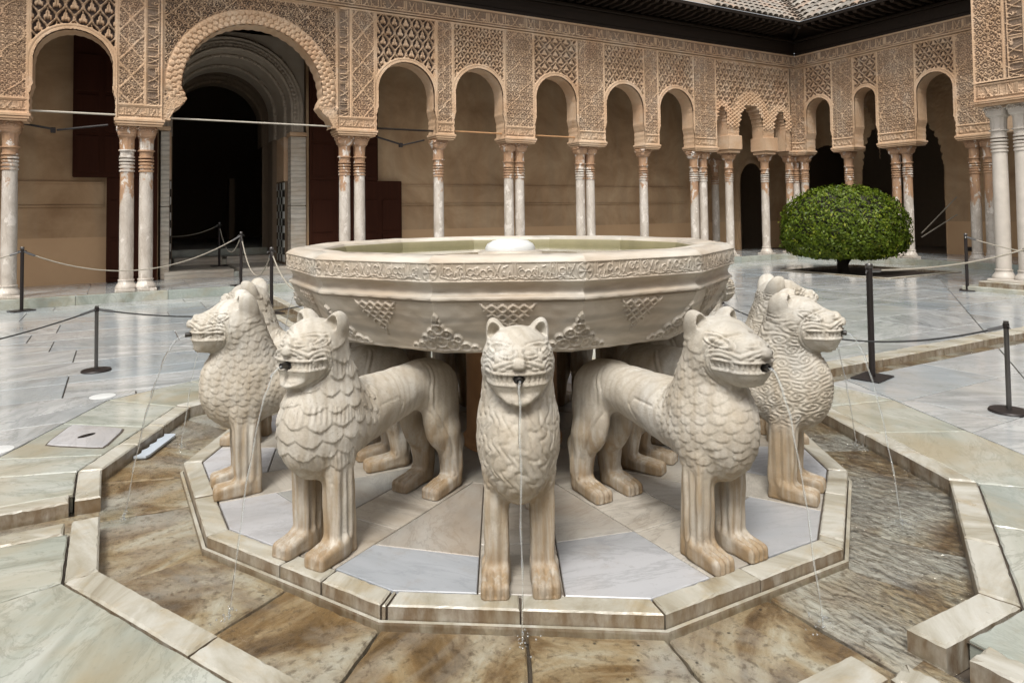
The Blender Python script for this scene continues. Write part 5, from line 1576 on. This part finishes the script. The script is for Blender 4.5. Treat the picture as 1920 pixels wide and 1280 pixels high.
def portal_ring(yf, yb, c, r, zc, wout, z0, step, mat='stucco', rows=1):
    fs = lambda s, z, h: (s, yf - h, z)
    sd = ring_sdf(c, r, zc)
    def fun(u, v, S, Z):
        d = -sd(S, Z); a = np.where(Z > zc, np.arctan2(Z - zc, S - c) * r, Z)
        h = .010 * arab(d, a, .075)
        h = h + .035 * ss(.022, .016, np.abs(d - .035)) + .03 * ss(.018, .012, np.abs(d - wout + .03)) + .018 * ss(.016, .012, np.abs(d - wout * .62))
        h = h + .020 * np.sqrt(np.clip(1 - ((np.mod(a / .09, 1) - .5) * 2.2) ** 2 - ((d - wout * .36) / .035) ** 2, 0, 1))
        return h, 0 * u
    out = r + wout
    sd2 = lambda S, Z: np.maximum(sd(S, Z), -ring_sdf(c, out, zc)(S, Z)) 
    o = toP(panel('arch_face', 'A', c - out - .02, c + out + .02, z0, zc + out + .02, fun, portal, step, 0.0, sd2, fs=fs, mat=mat))
    ol = [(c + r, z) for z in np.linspace(z0, zc, 8)] + [(c + r * math.cos(a), zc + r * math.sin(a)) for a in np.linspace(0, PI, 50)[1:-1]] + [(c - r, z) for z in np.linspace(zc, z0, 8)]
    toP(soffit('arch_soffit', ol, fs, .0, yb - yf, portal, mat))
PC = -.06
portal_ring(11.32, 11.72, PC, 1.15, 3.60, .27, 3.10, .018, 'portal')
portal_ring(11.73, 12.50, PC, 1.09, 3.58, .12, 3.05, .02, 'portal')
portal_ring(12.52, 13.10, PC, 1.02, 3.58, .13, 3.05, .024, 'portal')
portal_ring(13.80, 14.3, PC, .98, 3.50, .20, 3.0, .03, 'interior')
def block_wall(name, y0, y1, c, r, zc, zt, half, mat):           # solid wall with an arched hole, built of strips
    fs = lambda s, z, h: (s, y0, z)
    sd = ring_sdf(c, r, zc)
    toP(panel(name, 'A', c - half, c + half, .15, zt, lambda u, v, S, Z: (0 * u, 0 * u), portal, .05, 0, sd, fs=fs, mat=mat))
block_wall('tympanum', 11.36, 11.7, PC, 1.40, 3.60, 5.7, 1.44, 'portal')
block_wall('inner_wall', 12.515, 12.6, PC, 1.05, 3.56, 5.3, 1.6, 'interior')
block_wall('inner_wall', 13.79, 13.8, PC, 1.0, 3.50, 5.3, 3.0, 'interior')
for sx in (-1, 1):
    m = MB(); xo, xi = (1.40 if sx > 0 else -1.36), PC + sx * 1.15
    m.bbox(min(xo, xi), max(xo, xi), 11.30, 11.62, .15, 1.55, .012); m.bbox(min(xo, xi) + .0, max(xo, xi), 11.305, 11.61, 1.56, 3.02, .01); toP(m.obj('jamb', MAT['basin'], portal))
    m = MB(); m.bbox(min(xo, xi) - .02, max(xo, xi) + .02, 11.28, 11.66, 3.03, 3.12, .015); toP(m.obj('jamb_cap', MAT['stucco'], portal))
    m = MB(); xo, xi = PC + sx * 1.21, PC + sx * 1.09
    m.box(min(xo, xi), max(xo, xi), 11.73, 12.5, 2.1, 3.05); toP(m.obj('reveal', MAT['stucco'], portal))
    m = MB(); xo, xi = PC + sx * 1.12, PC + sx * 1.02
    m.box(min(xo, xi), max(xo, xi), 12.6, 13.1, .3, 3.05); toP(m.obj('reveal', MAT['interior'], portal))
    # checked tile dado in the reveal
    for i in range(11):
        for j in range(5):
            z = .36 + i * .155; yy = 11.74 + j * .15; xf = PC + sx * 1.09
            m = MB(); m.bbox(min(xf, xf + sx * .02), max(xf, xf + sx * .02), yy, yy + .147, z, z + .152, .003)
            toP(m.obj('tile', MAT['black' if (i + j) % 2 else 'white'], portal))
    m = MB(); xo, xi = PC + sx * 1.21, PC + sx * 1.112; m.box(min(xo, xi), max(xo, xi), 11.73, 12.5, .15, 2.1); toP(m.obj('reveal_core', MAT['interior'], portal))
# steps up into the hall
for (yf, yb, z0, z1, w0, w1) in ((11.16, 13.72, .1, .30, -1.30, 1.36), (13.0, 13.78, .28, .45, -1.02, 1.06), (13.79, 22.0, .4, .60, -4.5, 4.5)):
    xx = w0
    if z1 > .5: 
        m = MB(); m.box(w0, w1, yf, yb, z0, z1); toP(m.obj('hall_floor', MAT['striped'], portal))['spin'] = .2
        continue
    for (a, b) in ((w0, -.05), (.05, w1)):
        stone_ = stone('step_block', [(a, yf), (b, yf), (b, yf + .36), (a, yf + .36)], z0, z1, MAT['basin'], portal, gap=.006, bev=.008, step=.2, chip=.003)
        stone_.location += poff
        m = MB(); m.box(a, b, yf + .365, yb, z0, z1 - .002); s_ = toP(m.obj('tread', MAT['striped'], portal)); s_['spin'] = .4
    m = MB(); m.box(-.048, .048, yf + .02, yb, z0, z1 - .05); toP(m.obj('gutter', MAT['border'], portal))['spin'] = .3
stone('step_block', [(-1.02, 13.785), (1.06, 13.785), (1.06, 13.80), (-1.02, 13.80)], .45, .60, MAT['border'], portal, gap=.004, bev=.004).location += poff
# the dark hall beyond
m = MB(); m.box(-4.6, -4.5, 13.8, 22, .4, 6); m.box(4.5, 4.6, 13.8, 22, .4, 6); m.box(-4.6, 4.6, 22, 22.1, .4, 6); m.box(-4.6, 4.6, 13.8, 22.1, 6, 6.1)
m.box(-1.7, -1.21, 11.72, 13.79, .1, 5.3); m.box(1.25, 1.7, 11.72, 13.79, .1, 5.3); m.box(-1.7, 1.7, 11.72, 13.79, 5.3, 5.4)
m.box(-4.6, -3.0, 13.80, 13.9, .4, 6); m.box(3.0, 4.6, 13.80, 13.9, .4, 6); m.box(-3.0, 3.0, 13.80, 13.9, 5.3, 6)
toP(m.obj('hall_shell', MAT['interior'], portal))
m = MB(); m.bbox(.62, .76, 17.0, 17.4, .6, 2.4, .02); toP(m.obj('inner_pillar', MAT['interior'], portal))
# door leaves folded back against the wall
def door_leaf(name, rects, label):
    c = rects[0]
    t = empty('wooden_door', ((c[0] + c[1]) / 2, 11.30, .15)); tag(t, label, 'door', 'door leaves folded back beside the portal')
    for (a, b, z0, z1) in rects:
        m = MB(); m.bbox(a, b, 11.18, 11.30, z0, z1, .01); o = m.obj('leaf', MAT['door'], t); o.location = (-t.location.x, -t.location.y, -t.location.z)
        n = max(1, int((b - a) / .42)); wv = (b - a) / n
        for i in range(n):
            zz = z0 + .08
            while zz + .5 < z1:
                h = min(.75, z1 - .08 - zz)
                p = MB(); p.bbox(a + i * wv + .05, a + (i + 1) * wv - .05, 11.160, 11.18, zz, zz + h - .06, .008)
                q = p.obj('door_panel', MAT['door'], t); q.location = o.location
                zz += h
    return t
door_leaf('d', [(-2.80, -1.42, 2.10, 4.85), (-2.26, -1.42, .16, 2.098)], 'dark red-brown wooden door leaf folded back left of the portal')
door_leaf('d', [(1.46, 2.95, 2.10, 4.85), (1.46, 3.50, .16, 2.098)], 'dark red-brown wooden door leaf folded back right of the portal')

# far end of the long gallery and the back of gallery B
fb = empty('gallery_back_wall', (16.7, 6.0, 0)); tag(fb, 'shaded back wall of the right-hand gallery with dark arched openings', 'back wall')
foff = Vector((-16.7, -6.0, 0))
def toF(o): o.location = foff; return o
fsB = lambda s, z, h: (16.62 - h, s, z)
def open_sdf(S, Z):
    d = np.full(S.shape, -9.0)
    for c, w, zc in ((7.58, 1.14, 2.5), (9.85, .7, 2.4)):
        d = np.maximum(d, np.where(Z > zc, w - np.hypot(S - c, (Z - zc) * .75), w - np.abs(S - c)) - .05 * np.abs(np.sin(Z * 16)) * (Z > zc))
    return d
def pat_back(u, v, S, Z):
    band = ss(1.54, 1.56, Z) * ss(2.16, 2.14, Z)
    up = ss(3.15, 3.2, Z)
    st, mm = net(S, Z - 1.85, .30, .30, .02, 0.0)
    h = band * (.008 + .010 * mm + .006 * st) + up * (.02 + .018 * arab(u, v, .13))
    return h, 0 * u
toF(panel('wall_face', 'B', 2.0, 11.3, .15, 5.7, pat_back, fb, .035, 0.0, open_sdf, fs=fsB, mat='plaster'))
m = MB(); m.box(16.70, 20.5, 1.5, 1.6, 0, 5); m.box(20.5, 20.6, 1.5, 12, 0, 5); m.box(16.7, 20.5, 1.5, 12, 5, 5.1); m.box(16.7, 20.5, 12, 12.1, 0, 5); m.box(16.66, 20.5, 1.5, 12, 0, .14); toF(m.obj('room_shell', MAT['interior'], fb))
m = MB(); m.bbox(16.585, 16.62, 5.75, 5.98, .26, .36, .006); toF(m.obj('vent', MAT['iron'], fb))
# wall at the end of gallery A (with a dark pointed doorway)
fsE = lambda s, z, h: (s, 11.36 - h, z)
def end_sdf(S, Z):
    c, w, zc = 15.05, .52, 2.15
    return np.where(Z > zc, w - np.hypot(S - c, (Z - zc) * .8), w - np.abs(S - c))
toF(panel('end_wall', 'A', 12.2, 16.62, .15, 5.7, lambda u, v, S, Z: (.03 * ss(.14, .12, -end_sdf(S, Z)) * ss(.02, .03, -end_sdf(S, Z)), 0 * u), fb, .04, 0.0, end_sdf, fs=fsE, mat='plaster'))
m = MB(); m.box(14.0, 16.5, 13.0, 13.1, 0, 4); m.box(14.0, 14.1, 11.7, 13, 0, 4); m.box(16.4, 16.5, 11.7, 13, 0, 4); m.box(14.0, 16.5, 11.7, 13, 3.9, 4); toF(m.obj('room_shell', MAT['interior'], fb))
# hanging muqarnas arches across gallery B, in shade
def hang_sdf(S, Z):
    w = .95 * np.sqrt(np.clip(1 - np.clip((np.floor(Z * 7) / 7 - 2.9) / 1.35, 0, 1) ** 1.5, 0, 1)) * (Z < 4.25)
    return np.where(Z > 4.25, -.1, w - np.abs(S - 15.6))
for yy in (4.5, 8.2):
    toF(panel('cross_arch', 'A', 14.72, 16.6, 2.75, 5.6, lambda u, v, S, Z: (.02 + .05 * scales(S, -Z, .13, .11)[0] * ss(.6, .1, -hang_sdf(S, Z)), 0 * u), fb, .03, 0.0, hang_sdf, fs=lambda s, z, h: (s, 9.2 - 9.2 + yy - h, z)))
# ceilings
m = MB(); m.box(-9.0, 17.0, 9.5, 11.4, 5.62, 5.72); m.box(14.7, 17.0, -9, 9.5, 5.62, 5.72)
ceil = m.obj('gallery_ceiling', MAT['darkwood']); tag(ceil, kind='structure')

# ------------------------------------------------------------------ timber eaves and clay roof
eA = empty('timber_eaves', (4.0, 8.9, 5.7)); tag(eA, 'dark carved timber eaves above the long arcade', 'eaves', 'dark timber eaves round the court')
eB = empty('timber_eaves', (14.1, 4.0, 5.7)); tag(eB, 'dark carved timber eaves above the right-hand arcade', 'eaves', 'dark timber eaves round the court')
oA = Vector((-4.0, -8.9, -5.7)); oB = Vector((-14.1, -4.0, -5.7))
def put(o, p): o.location = p; return o
for (z0, z1, e) in ((5.622, 5.70, .05), (5.705, 5.99, .02), (5.995, 6.07, .07)):
    m = MB(); m.bbox(-9.0, 14.38 - e, 9.18 - e, 9.60, z0, z1, .012); put(m.obj('beam', MAT['darkwood'], eA), oA)
    m = MB(); m.bbox(14.38 - e - .002, 14.8, -9.0, 9.18 - e, z0, z1, .012); put(m.obj('beam', MAT['darkwood'], eB), oB)
EV = .86
rf = MB()
prof = [(0.0, 6.10), (0.0, 6.235), (-.55, 6.235), (-.78, 6.215), (-.86, 6.19), (-.84, 6.14), (-.78, 6.13), (-.62, 6.14), (-.48, 6.10)]
def rafter_mesh():
    m = MB(); w = .045; n = len(prof); v = [(-w, y, z) for y, z in prof] + [(w, y, z) for y, z in prof]
    f = [tuple(range(n)), tuple(reversed(range(n, 2 * n)))] + [(i, n + i, n + (i + 1) % n, (i + 1) % n) for i in range(n)]
    m.add(v, f); return m.mesh('rafter', MAT['darkwood'])
m = MB(); m.box(-9.0, 14.42, 9.22, 9.6, 6.07, 6.238); put(m.obj('infill', MAT['darkwood'], eA), oA)
m = MB(); m.box(14.421, 14.8, -9.0, 9.6, 6.07, 6.2382); put(m.obj('infill', MAT['darkwood'], eB), oB)
RM = rafter_mesh(); x = -1.0
while x < 13.4:
    put(obj('rafter', RM, eA), oA + Vector((x, 9.16, 0))); x += .235
y = 8.15
while y > 1.0:
    o = obj('rafter', RM, eB); o.location = oB + Vector((14.36, y, 0)); o.rotation_euler = (0, 0, -PI / 2); y -= .235
m = MB(); m.box(-9.0, 14.38 - EV + .02, 9.18 - EV + .01, 9.6, 6.238, 6.262); m.box(14.38 - EV + .01, 14.8, -9.0, 9.6, 6.2385, 6.2625); put(m.obj('soffit_board', MAT['darkwood'], eA), oA)
m = MB(); m.bbox(-9.0, 14.38 - EV, 9.18 - EV - .02, 9.18 - EV + .02, 6.20, 6.285, .008); put(m.obj('fascia', MAT['darkwood'], eA), oA)
m = MB(); m.bbox(14.38 - EV - .02, 14.38 - EV + .02, -9, 9.18 - EV - .02, 6.20, 6.285, .008); put(m.obj('fascia', MAT['darkwood'], eB), oB)
# diagonal hip rafter in the corner
m = MB(); m.tube([(14.36, 9.16, 6.15), (13.54, 8.34, 6.17)], .06, 6); put(m.obj('hip_rafter', MAT['darkwood'], eA), oA)
roof = empty('tiled_roof', (14.0, 8.8, 6.3)); tag(roof, 'old clay tiled roof edge at the corner of the court', 'roof')
ro = Vector((-14.0, -8.8, -6.3))
def tile_mesh():
    m = MB(); v = []; f = []; n = 9; L = .46
    for j, (yy, r) in enumerate(((0, .098), (L, .082))):
        for i in range(n):
            a = PI * i / (n - 1); v.append((r * math.cos(a), yy, r * .72 * math.sin(a)))
        for i in range(n):
            a = PI * i / (n - 1); v.append(((r - .014) * math.cos(a), yy, (r - .014) * .72 * math.sin(a)))
    for i in range(n - 1):
        f += [(i, i + 1, 2 * n + i + 1, 2 * n + i), (n + i + 1, n + i, 3 * n + i, 3 * n + i + 1), (i + 1, i, n + i, n + i + 1)]
    m.add(v, f); return m.mesh('roof_tile', MAT['tile'], True)
TM = tile_mesh(); SL = .62
cx_, cy_ = 14.38 - EV - .06, 9.18 - EV - .06
cnt = 0
for row in range(9):
    for k in range(-1, 40):
        s = k * .205
        d = row * .38
        # slope over wall A
        xx, yy = cx_ - .1 - s + d * 1.0, cy_ + d
        if xx < cx_ + d - .05 and xx > 10.4 + row * .4 and row < 9 and cnt < 300:
            o = obj('roof_tile', TM, roof); o.location = ro + Vector((xx, yy, 6.30 + d * SL + random.uniform(-.008, .008))); o.rotation_euler = (math.atan(SL) - .04, 0, random.uniform(-.03, .03)); cnt += 1
        xx, yy = cx_ + d, cy_ - .1 - s + d
        if yy < cy_ + d - .05 and yy > 5.2 + row * .4 and row < 9 and cnt < 300:
            o = obj('roof_tile', TM, roof); o.location = ro + Vector((xx, yy, 6.30 + d * SL + random.uniform(-.008, .008))); o.rotation_euler = (math.atan(SL) - .04, 0, -PI / 2 + random.uniform(-.03, .03)); cnt += 1
m = MB()
m.add([(-9, cy_ + .03, 6.285), (cx_ + .03, cy_ + .03, 6.285), (cx_ + 4.0, cy_ + 4.0, 6.285 + 4.0 * SL), (-9, cy_ + 4.0, 6.285 + 4.0 * SL)], [(0, 1, 2, 3)])
m.add([(cx_ + .03, -9, 6.285), (cx_ + 4.0, -9, 6.285 + 4 * SL), (cx_ + 4.0, cy_ + 4.0, 6.285 + 4 * SL), (cx_ + .03, cy_ + .03, 6.285)], [(0, 1, 2, 3)])
put(m.obj('roof_bed', MAT['tile'], roof), ro)
print('tiles', cnt)
# ------------------------------------------------------------------ pavilion pier at the right edge
pav = empty('pavilion', (10.4, 1.9, 0)); tag(pav, 'projecting pavilion corner of carved stucco on white columns at the right edge', 'pavilion')
vo = Vector((-10.4, -1.9, 0))
def toV(o): o.location = vo; return o
y0, y1 = .9, 2.37
W = y1 - y0
toV(panel('pier_band', 'P', y0, y1, 3.06, 3.34, pat_band(W, .28), pav, .010, .022))
toV(panel('pier_panel', 'P', 1.92, y1, 3.36, 6.2, pat_pier(.45, 2.84, .11, False), pav, .010, .02))
toV(panel('script_strip', 'P', 1.62, 1.92, 3.36, 6.2, pat_vscript(.30, 2.84), pav, .009, .022))
toV(panel('pier_panel', 'P', y0, 1.62, 3.36, 6.2, pat_pier(.72, 2.84, .10, True), pav, .012, .02))
m = MB(); m.box(10.11, 10.62, y0, y1 - .005, 3.05, 6.4); toV(m.obj('pier_core', MAT['stucco'], pav))
for (z0, z1, e) in ((2.985, 3.02, .0), (3.022, 3.05, .04), (3.052, 3.06, .05)):
    m = MB(); m.bbox(10.06 - e, 10.66, y0, y1 + e, z0, z1, .003); toV(m.obj('impost', MAT['stucco'], pav))
m = MB(); m.box(10.2, 14.4, -3.0, 2.2, 6.4, 6.6); toV(m.obj('roof_frame', MAT['darkwood'], pav))
stone('step_block', [(9.98, 1.35), (14.2, 1.35), (14.2, 2.62), (9.98, 2.62)], -.09, .075, MAT['border'], pav, gap=.004, bev=.008, step=.3, chip=.003).location += vo
stone('step_block', [(9.98, -2.4), (14.2, -2.4), (14.2, 1.345), (9.98, 1.345)], -.09, .075, MAT['border'], pav, gap=.004, bev=.008).location += vo
for k, (dx, dy) in enumerate(((0, 0),)):
    stone('sill', [(10.08, .9), (10.62, .9), (10.62, 2.42), (10.08, 2.42)], .07, .16, MAT['kerb'], pav, gap=.004, bev=.008).location += vo
column(10.34, 2.16, 'stout white column at the outer corner of the pavilion', 'pavilion columns', CMp)
column(10.34, 1.83, 'stout white column cut by the right edge of the photo', 'pavilion columns', CMp)

# ------------------------------------------------------------------ clipped tree in its pit
tree = empty('clipped_tree', (11.62, 5.90, 0)); tag(tree, 'small evergreen tree clipped into a wide flattened dome, standing in a bare pit', 'tree')
r2 = np.random.default_rng(11)
N = 19000
u = r2.random(N) * 2 * PI; cz = r2.uniform(-1, 1, N); sz = np.sqrt(1 - cz * cz)
dirn = np.stack([np.cos(u) * sz, np.sin(u) * sz, cz], 1)
dep = 1 - np.abs(r2.normal(0, .06, N)) + (r2.random(N) < .03) * r2.random(N) * .09 - (r2.random(N) < .12) * r2.random(N) * .3
lump = 1 + .03 * np.sin(5 * u + 3 * cz) + .03 * np.sin(9 * u - 5 * cz + 1) + .02 * np.sin(17 * u + 11 * cz)
# squared-off dome: wide, with a flatter underside
rx = 1.26; P = dirn * (dep * lump)[:, None]
hz = np.where(P[:, 2] > 0, 1.00, .54)
ex_ = np.where(P[:, 2] > 0, 2.35, 4.0)
k = (1 / (np.abs(dirn[:, 2]) ** ex_ + (np.sqrt(1 - dirn[:, 2] ** 2)) ** ex_) ** (1 / ex_))
P = P * k[:, None]
C0 = np.stack([P[:, 0] * rx, P[:, 1] * rx, 0.84 + P[:, 2] * hz], 1)
nrm = dirn + r2.normal(0, .42, (N, 3)); nrm /= np.linalg.norm(nrm, axis=1)[:, None]
tv = r2.normal(0, 1, (N, 3)); tv -= (tv * nrm).sum(1)[:, None] * nrm; tv[:, 2] -= .25; tv /= np.linalg.norm(tv, axis=1)[:, None]
bv = np.cross(nrm, tv)
Ls = r2.uniform(.055, .10, N)[:, None]; Ws = Ls * .24
mid = C0 + nrm * Ls * .13
V = np.concatenate([C0 - tv * Ls * .5, mid + bv * Ws, C0 + tv * Ls * .5 - nrm * Ls * .12, mid - bv * Ws], 1).reshape(-1, 3)
Q = np.arange(N * 4).reshape(N, 4)
me = mesh('crown', V.astype(np.float32), Q.astype(np.int32), MAT['leaf'], False)
sh = np.clip(r2.normal(.45, .22, N) + (r2.random(N) < .06) * .5, 0, 1)
at = me.attributes.new('shade', 'FLOAT', 'POINT'); at.data.foreach_set('value', np.repeat(sh, 4).astype(np.float32))
obj('crown', me, tree)
m = MB()
m.tube([(0, 0, -.05), (-.03, .02, .25), (-.18, .02, .6), (-.35, .1, 1.1)], [.13, .10, .08, .05], 9)
m.tube([(.05, 0, -.05), (.10, .0, .25), (.26, -.05, .6), (.5, -.1, 1.1)], [.12, .09, .07, .05], 9)
m.tube([(0, .0, .1), (.03, .1, .5), (.05, .3, 1.0)], [.09, .07, .05], 8)
m.obj('trunk', MAT['bark'], tree, True)
m = MB(); m.lathe([(.9, .55), (1.05, .8), (1.05, 1.2), (.8, 1.6), (.3, 1.75), (.02, 1.78)], 18); m.obj('inner_twigs', MAT['bark'], tree)
pit = empty('planting_pit', (12.02, 5.6, 0)); tag(pit, kind='structure')
m = MB(); n = 24; v = []; f = []
for i in range(n + 1):
    for j in range(n + 1):
        v.append((PIT[0] - 12.02 + (PIT[1] - PIT[0]) * i / n, PIT[2] - 5.6 + (PIT[3] - PIT[2]) * j / n, -.03 + random.uniform(-.012, .012)))
for i in range(n):
    for j in range(n): f.append((i * (n + 1) + j, (i + 1) * (n + 1) + j, (i + 1) * (n + 1) + j + 1, i * (n + 1) + j + 1))
m.add(v, f); m.obj('soil', MAT['soil'], pit, True)
for poly in ([(PIT[0], PIT[2]), (PIT[1], PIT[2]), (PIT[1], PIT[2] + .1), (PIT[0], PIT[2] + .1)], [(PIT[0], PIT[2] + .1), (PIT[0] + .1, PIT[2] + .1), (PIT[0] + .1, PIT[3]), (PIT[0], PIT[3])], [(PIT[1] - .1, PIT[2] + .1), (PIT[1], PIT[2] + .1), (PIT[1], PIT[3]), (PIT[1] - .1, PIT[3])], [(PIT[0] + .1, PIT[3] - .1), (PIT[1] - .1, PIT[3] - .1), (PIT[1] - .1, PIT[3]), (PIT[0] + .1, PIT[3])]):
    stone('kerb_stone', poly, -.1, .02, MAT['kerb'], pit, gap=.003, bev=.006, step=.3, chip=.004).location += Vector((-12.02, -5.6, 0))
# ------------------------------------------------------------------ rope posts
def tall_post(x, y, z, h, label, rz=.5):
    t = empty('rope_post', (x, y, z), rz); tag(t, label, 'rope post', 'tall dark rope posts')
    m = MB(); m.bbox(-.15, .15, -.11, .11, .0, .014, .004); m.obj('base_plate', MAT['iron'], t)
    m = MB(); m.lathe([(.024, .012), (.024, h - .03)], 16); m.obj('pole', MAT['iron'], t, True)
    m = MB(); m.lathe([(.027, h - .035), (.028, h - .03), (.028, h - .006), (.024, h)], 16); m.obj('cap', MAT['steel'], t, True)
    for s in (-1, 1):
        m = MB(); m.tube([(s * .022, 0, h - .06), (s * .05, 0, h - .055), (s * .06, 0, h - .075)], .006, 6); m.obj('hook', MAT['steel'], t, True)
    return t
def short_post(x, y, z, h, label):
    t = empty('rope_post', (x, y, z), .9); tag(t, label, 'rope post', 'short steel rope posts round the fountain')
    m = MB(); m.lathe([(.118, 0), (.120, .006), (.114, .016), (.03, .020)], 32); m.obj('base_disc', MAT['iron'], t, True)
    m = MB(); m.lathe([(.0155, .018), (.0155, h)], 16); m.obj('pole', MAT['steel'], t, True)
    m = MB(); m.lathe([(.019, h - .05), (.019, h - .015)], 14); m.obj('collar', MAT['iron'], t, True)
    for s in (-1, 1):
        m = MB(); m.tube([(s * .018, 0, h - .03), (s * .038, 0, h - .032), (s * .048, 0, h - .045)], .004, 6); m.obj('eye', MAT['steel'], t, True)
    return t
def rope(a, b, sag, r, mat, label, group, ferr=True):
    a = Vector(a); b = Vector(b); t = empty('rope', a); tag(t, label, 'rope', group)
    pts = []
    for i in range(41):
        k = i / 40; p = (b - a) * k; p.z -= sag * 4 * k * (1 - k); pts.append(p)
    m = MB(); m.tube(pts, r, 7); m.obj('cord', MAT[mat], t, True)
    if ferr:
        for e_ in (pts[0:3], pts[-3:]):
            m = MB(); m.tube(e_, r * 1.8, 8); m.obj('ferrule', MAT['steel'], t, True)
    return t
tall_post(-3.30, 8.83, 0, .94, 'dark rope post with a square plate at the left edge by the gallery step')
tall_post(-.20, 9.22, .15, .93, 'dark rope post on the gallery step before the portal', .3)
tall_post(-.20, 12.2, .30, .93, 'dark rope post inside the portal on the lower step', .2)
tall_post(-.22, 6.35, 0, .92, 'dark rope post beyond the back-left lion, its base hidden', .2)
tall_post(3.20, -.22, 0, .915, 'dark rope post with a diamond base plate right of the rightmost lion', .2)
tall_post(10.0, 2.55, 0, .93, 'dark rope post before the white pavilion columns', .45)
rr = 'pale ropes between the tall posts'
rope((-3.30, 8.83, .88), (-.20, 9.22, 1.02), .44, .009, 'rope', 'pale rope sagging across the left bay to the post on the step', rr)
rope((-3.30, 8.83, .88), (-6.3, 8.5, .88), .30, .009, 'rope', 'pale rope leaving the photo at the left edge', rr)
rope((-.20, 9.22, 1.02), (-.20, 12.2, 1.17), .42, .009, 'rope', 'pale rope hanging between the two posts before the portal', rr)
rope((-.20, 9.22, 1.02), (-.22, 6.35, .86), .50, .009, 'rope', 'pale rope hanging from the step post towards the fountain', rr)
rope((-.22, 6.35, .86), (-.2, 4.1, .6), .25, .009, 'rope', 'short pale rope falling behind the left rim of the basin', rr)
rope((-.20, 12.2, 1.17), (-1.9, 13.4, 1.2), .25, .008, 'rope', 'dim rope in the dark of the portal', rr)
rope((3.20, -.22, .86), (6.4, .05, .92), .06, .009, 'rope', 'pale taut rope from the post right of the lions to the right edge', rr)
rope((10.0, 2.55, .88), (10.2, -.6, .88), .28, .009, 'rope', 'pale rope sagging from the pavilion post to the right edge', rr)
short_post(-2.235, 3.55, 0, .575, 'short steel post on a round black base, left on the wet paving')
short_post(2.48 + .03, .70, 0, .575, 'short steel post half hidden between the basin and the back-right lion')
short_post(3.08, -1.26, 0, .60, 'short steel post cut by the right edge of the photo')
short_post(.35, 3.9, 0, .575, 'short steel post behind the fountain, hidden by the lions')
gb = 'thin black ropes round the fountain'
rope((-2.235, 3.55, .545), (-4.6, 2.2, .50), .16, .0065, 'blackrope', 'thin black rope from the left steel post to the left edge', gb)
rope((-2.235, 3.55, .545), (.35, 3.9, .545), .17, .0065, 'blackrope', 'thin black rope from the left steel post behind the leftmost lion', gb)
rope((2.51, .70, .545), (3.08, -1.26, .565), .20, .0065, 'blackrope', 'thin black rope sagging behind the rightmost lion', gb)

# ------------------------------------------------------------------ tie rods and old iron brackets under the arches
def rod(p, q, r, mat, label, group):
    m = MB(); p = Vector(p); q = Vector(q); m.tube([Vector((0, 0, 0)), q - p], r, 8)
    o = m.obj('tie_rod', MAT[mat], None, True, p); tag(o, label, 'tie rod', group)
gt = 'tie rods between the capitals'
rod((-3.30, 9.30, 3.03), (-2.08, 9.30, 3.03), .016, 'rod', 'pale tie rod across the leftmost arch', gt)
rod((-1.45, 9.30, 3.02), (1.50, 9.30, 3.02), .014, 'rod', 'long pale tie rod across the big arch', gt)
rod((2.2, 9.30, 3.03), (3.50, 9.30, 3.03), .020, 'darkwood', 'dark tie rod under the first small arch right of the big arch', gt)
rod((3.86, 9.30, 3.05), (5.08, 9.30, 3.05), .016, 'pedestal', 'rusty tie rod under the second small arch right of the big arch', gt)
rod((5.79, 9.30, 3.05), (6.98, 9.30, 3.05), .016, 'pedestal', 'rusty tie rod under the third small arch right of the big arch', gt)
def bracket(x, y, z, label, w=.5):
    t = empty('iron_bracket', (x, y, z)); tag(t, label, 'iron bracket', 'iron brackets under the gallery arches')
    m = MB(); m.tube([(-w, 0, .13), (-.03, 0, .01)], .020, 6); m.obj('arm', MAT['iron'], t)
    m = MB(); m.tube([(.05, 0, -.01), (w + .02, 0, .11)], .018, 6); m.obj('arm', MAT['iron'], t)
    m = MB(); m.bbox(-.035, .035, -.03, .03, -.06, .03, .006); m.obj('hub', MAT['iron'], t)
bracket(2.95, 9.75, 2.78, 'black folded iron bracket under the first small arch right of the big arch')
bracket(-3.0, 9.75, 2.80, 'black folded iron bracket under the leftmost arch', .75)
# handrail ropes and a lamp in the dark of the right-hand gallery
def strap(p, q, label):
    m = MB(); p = Vector(p); q = Vector(q); m.tube([Vector((0, 0, 0)), q - p], .016, 6)
    tag(m.obj('barrier_strap', MAT['rope'], None, True, p), label, 'barrier strap', 'pale straps in the dark doorway')
strap((16.0, 6.72, .70), (16.3, 5.98, 1.62), 'upper pale diagonal strap in the dark doorway beside the pavilion')
strap((16.0, 6.72, .60), (16.3, 5.98, 1.18), 'lower pale diagonal strap in the dark doorway beside the pavilion')
lm = MB(); lm.bbox(-.015, .015, -.06, .06, -.016, .016, .005)
lm_ = lm.obj('lamp', MAT['disc'], None, False, (16.4, 7.35, 2.42)); lm_.rotation_euler = (.6, 0, 0); tag(lm_, 'tiny white lamp in the dark right-hand gallery above the clipped tree', 'lamp')
# ------------------------------------------------------------------ the two sides of the court behind the camera
court = empty('court_walls'); tag(court, kind='structure')
m = MB()
m.box(-14.9, -14.5, -9.6, 9.5, 0, 6.3); m.box(-14.9, 14.9, -9.6, -9.2, 0, 6.3); m.box(-9.0, -14.5, 9.2, 9.5, 0, 6.3)
m.obj('plain_wall', MAT['stucco'], court)
m = MB(); m.box(-15.2, -13.7, -9.2, 8.3, 6.3, 6.4); m.box(-15.2, 14.9, -9.9, -8.4, 6.3, 6.4); m.obj('eaves_board', MAT['darkwood'], court)
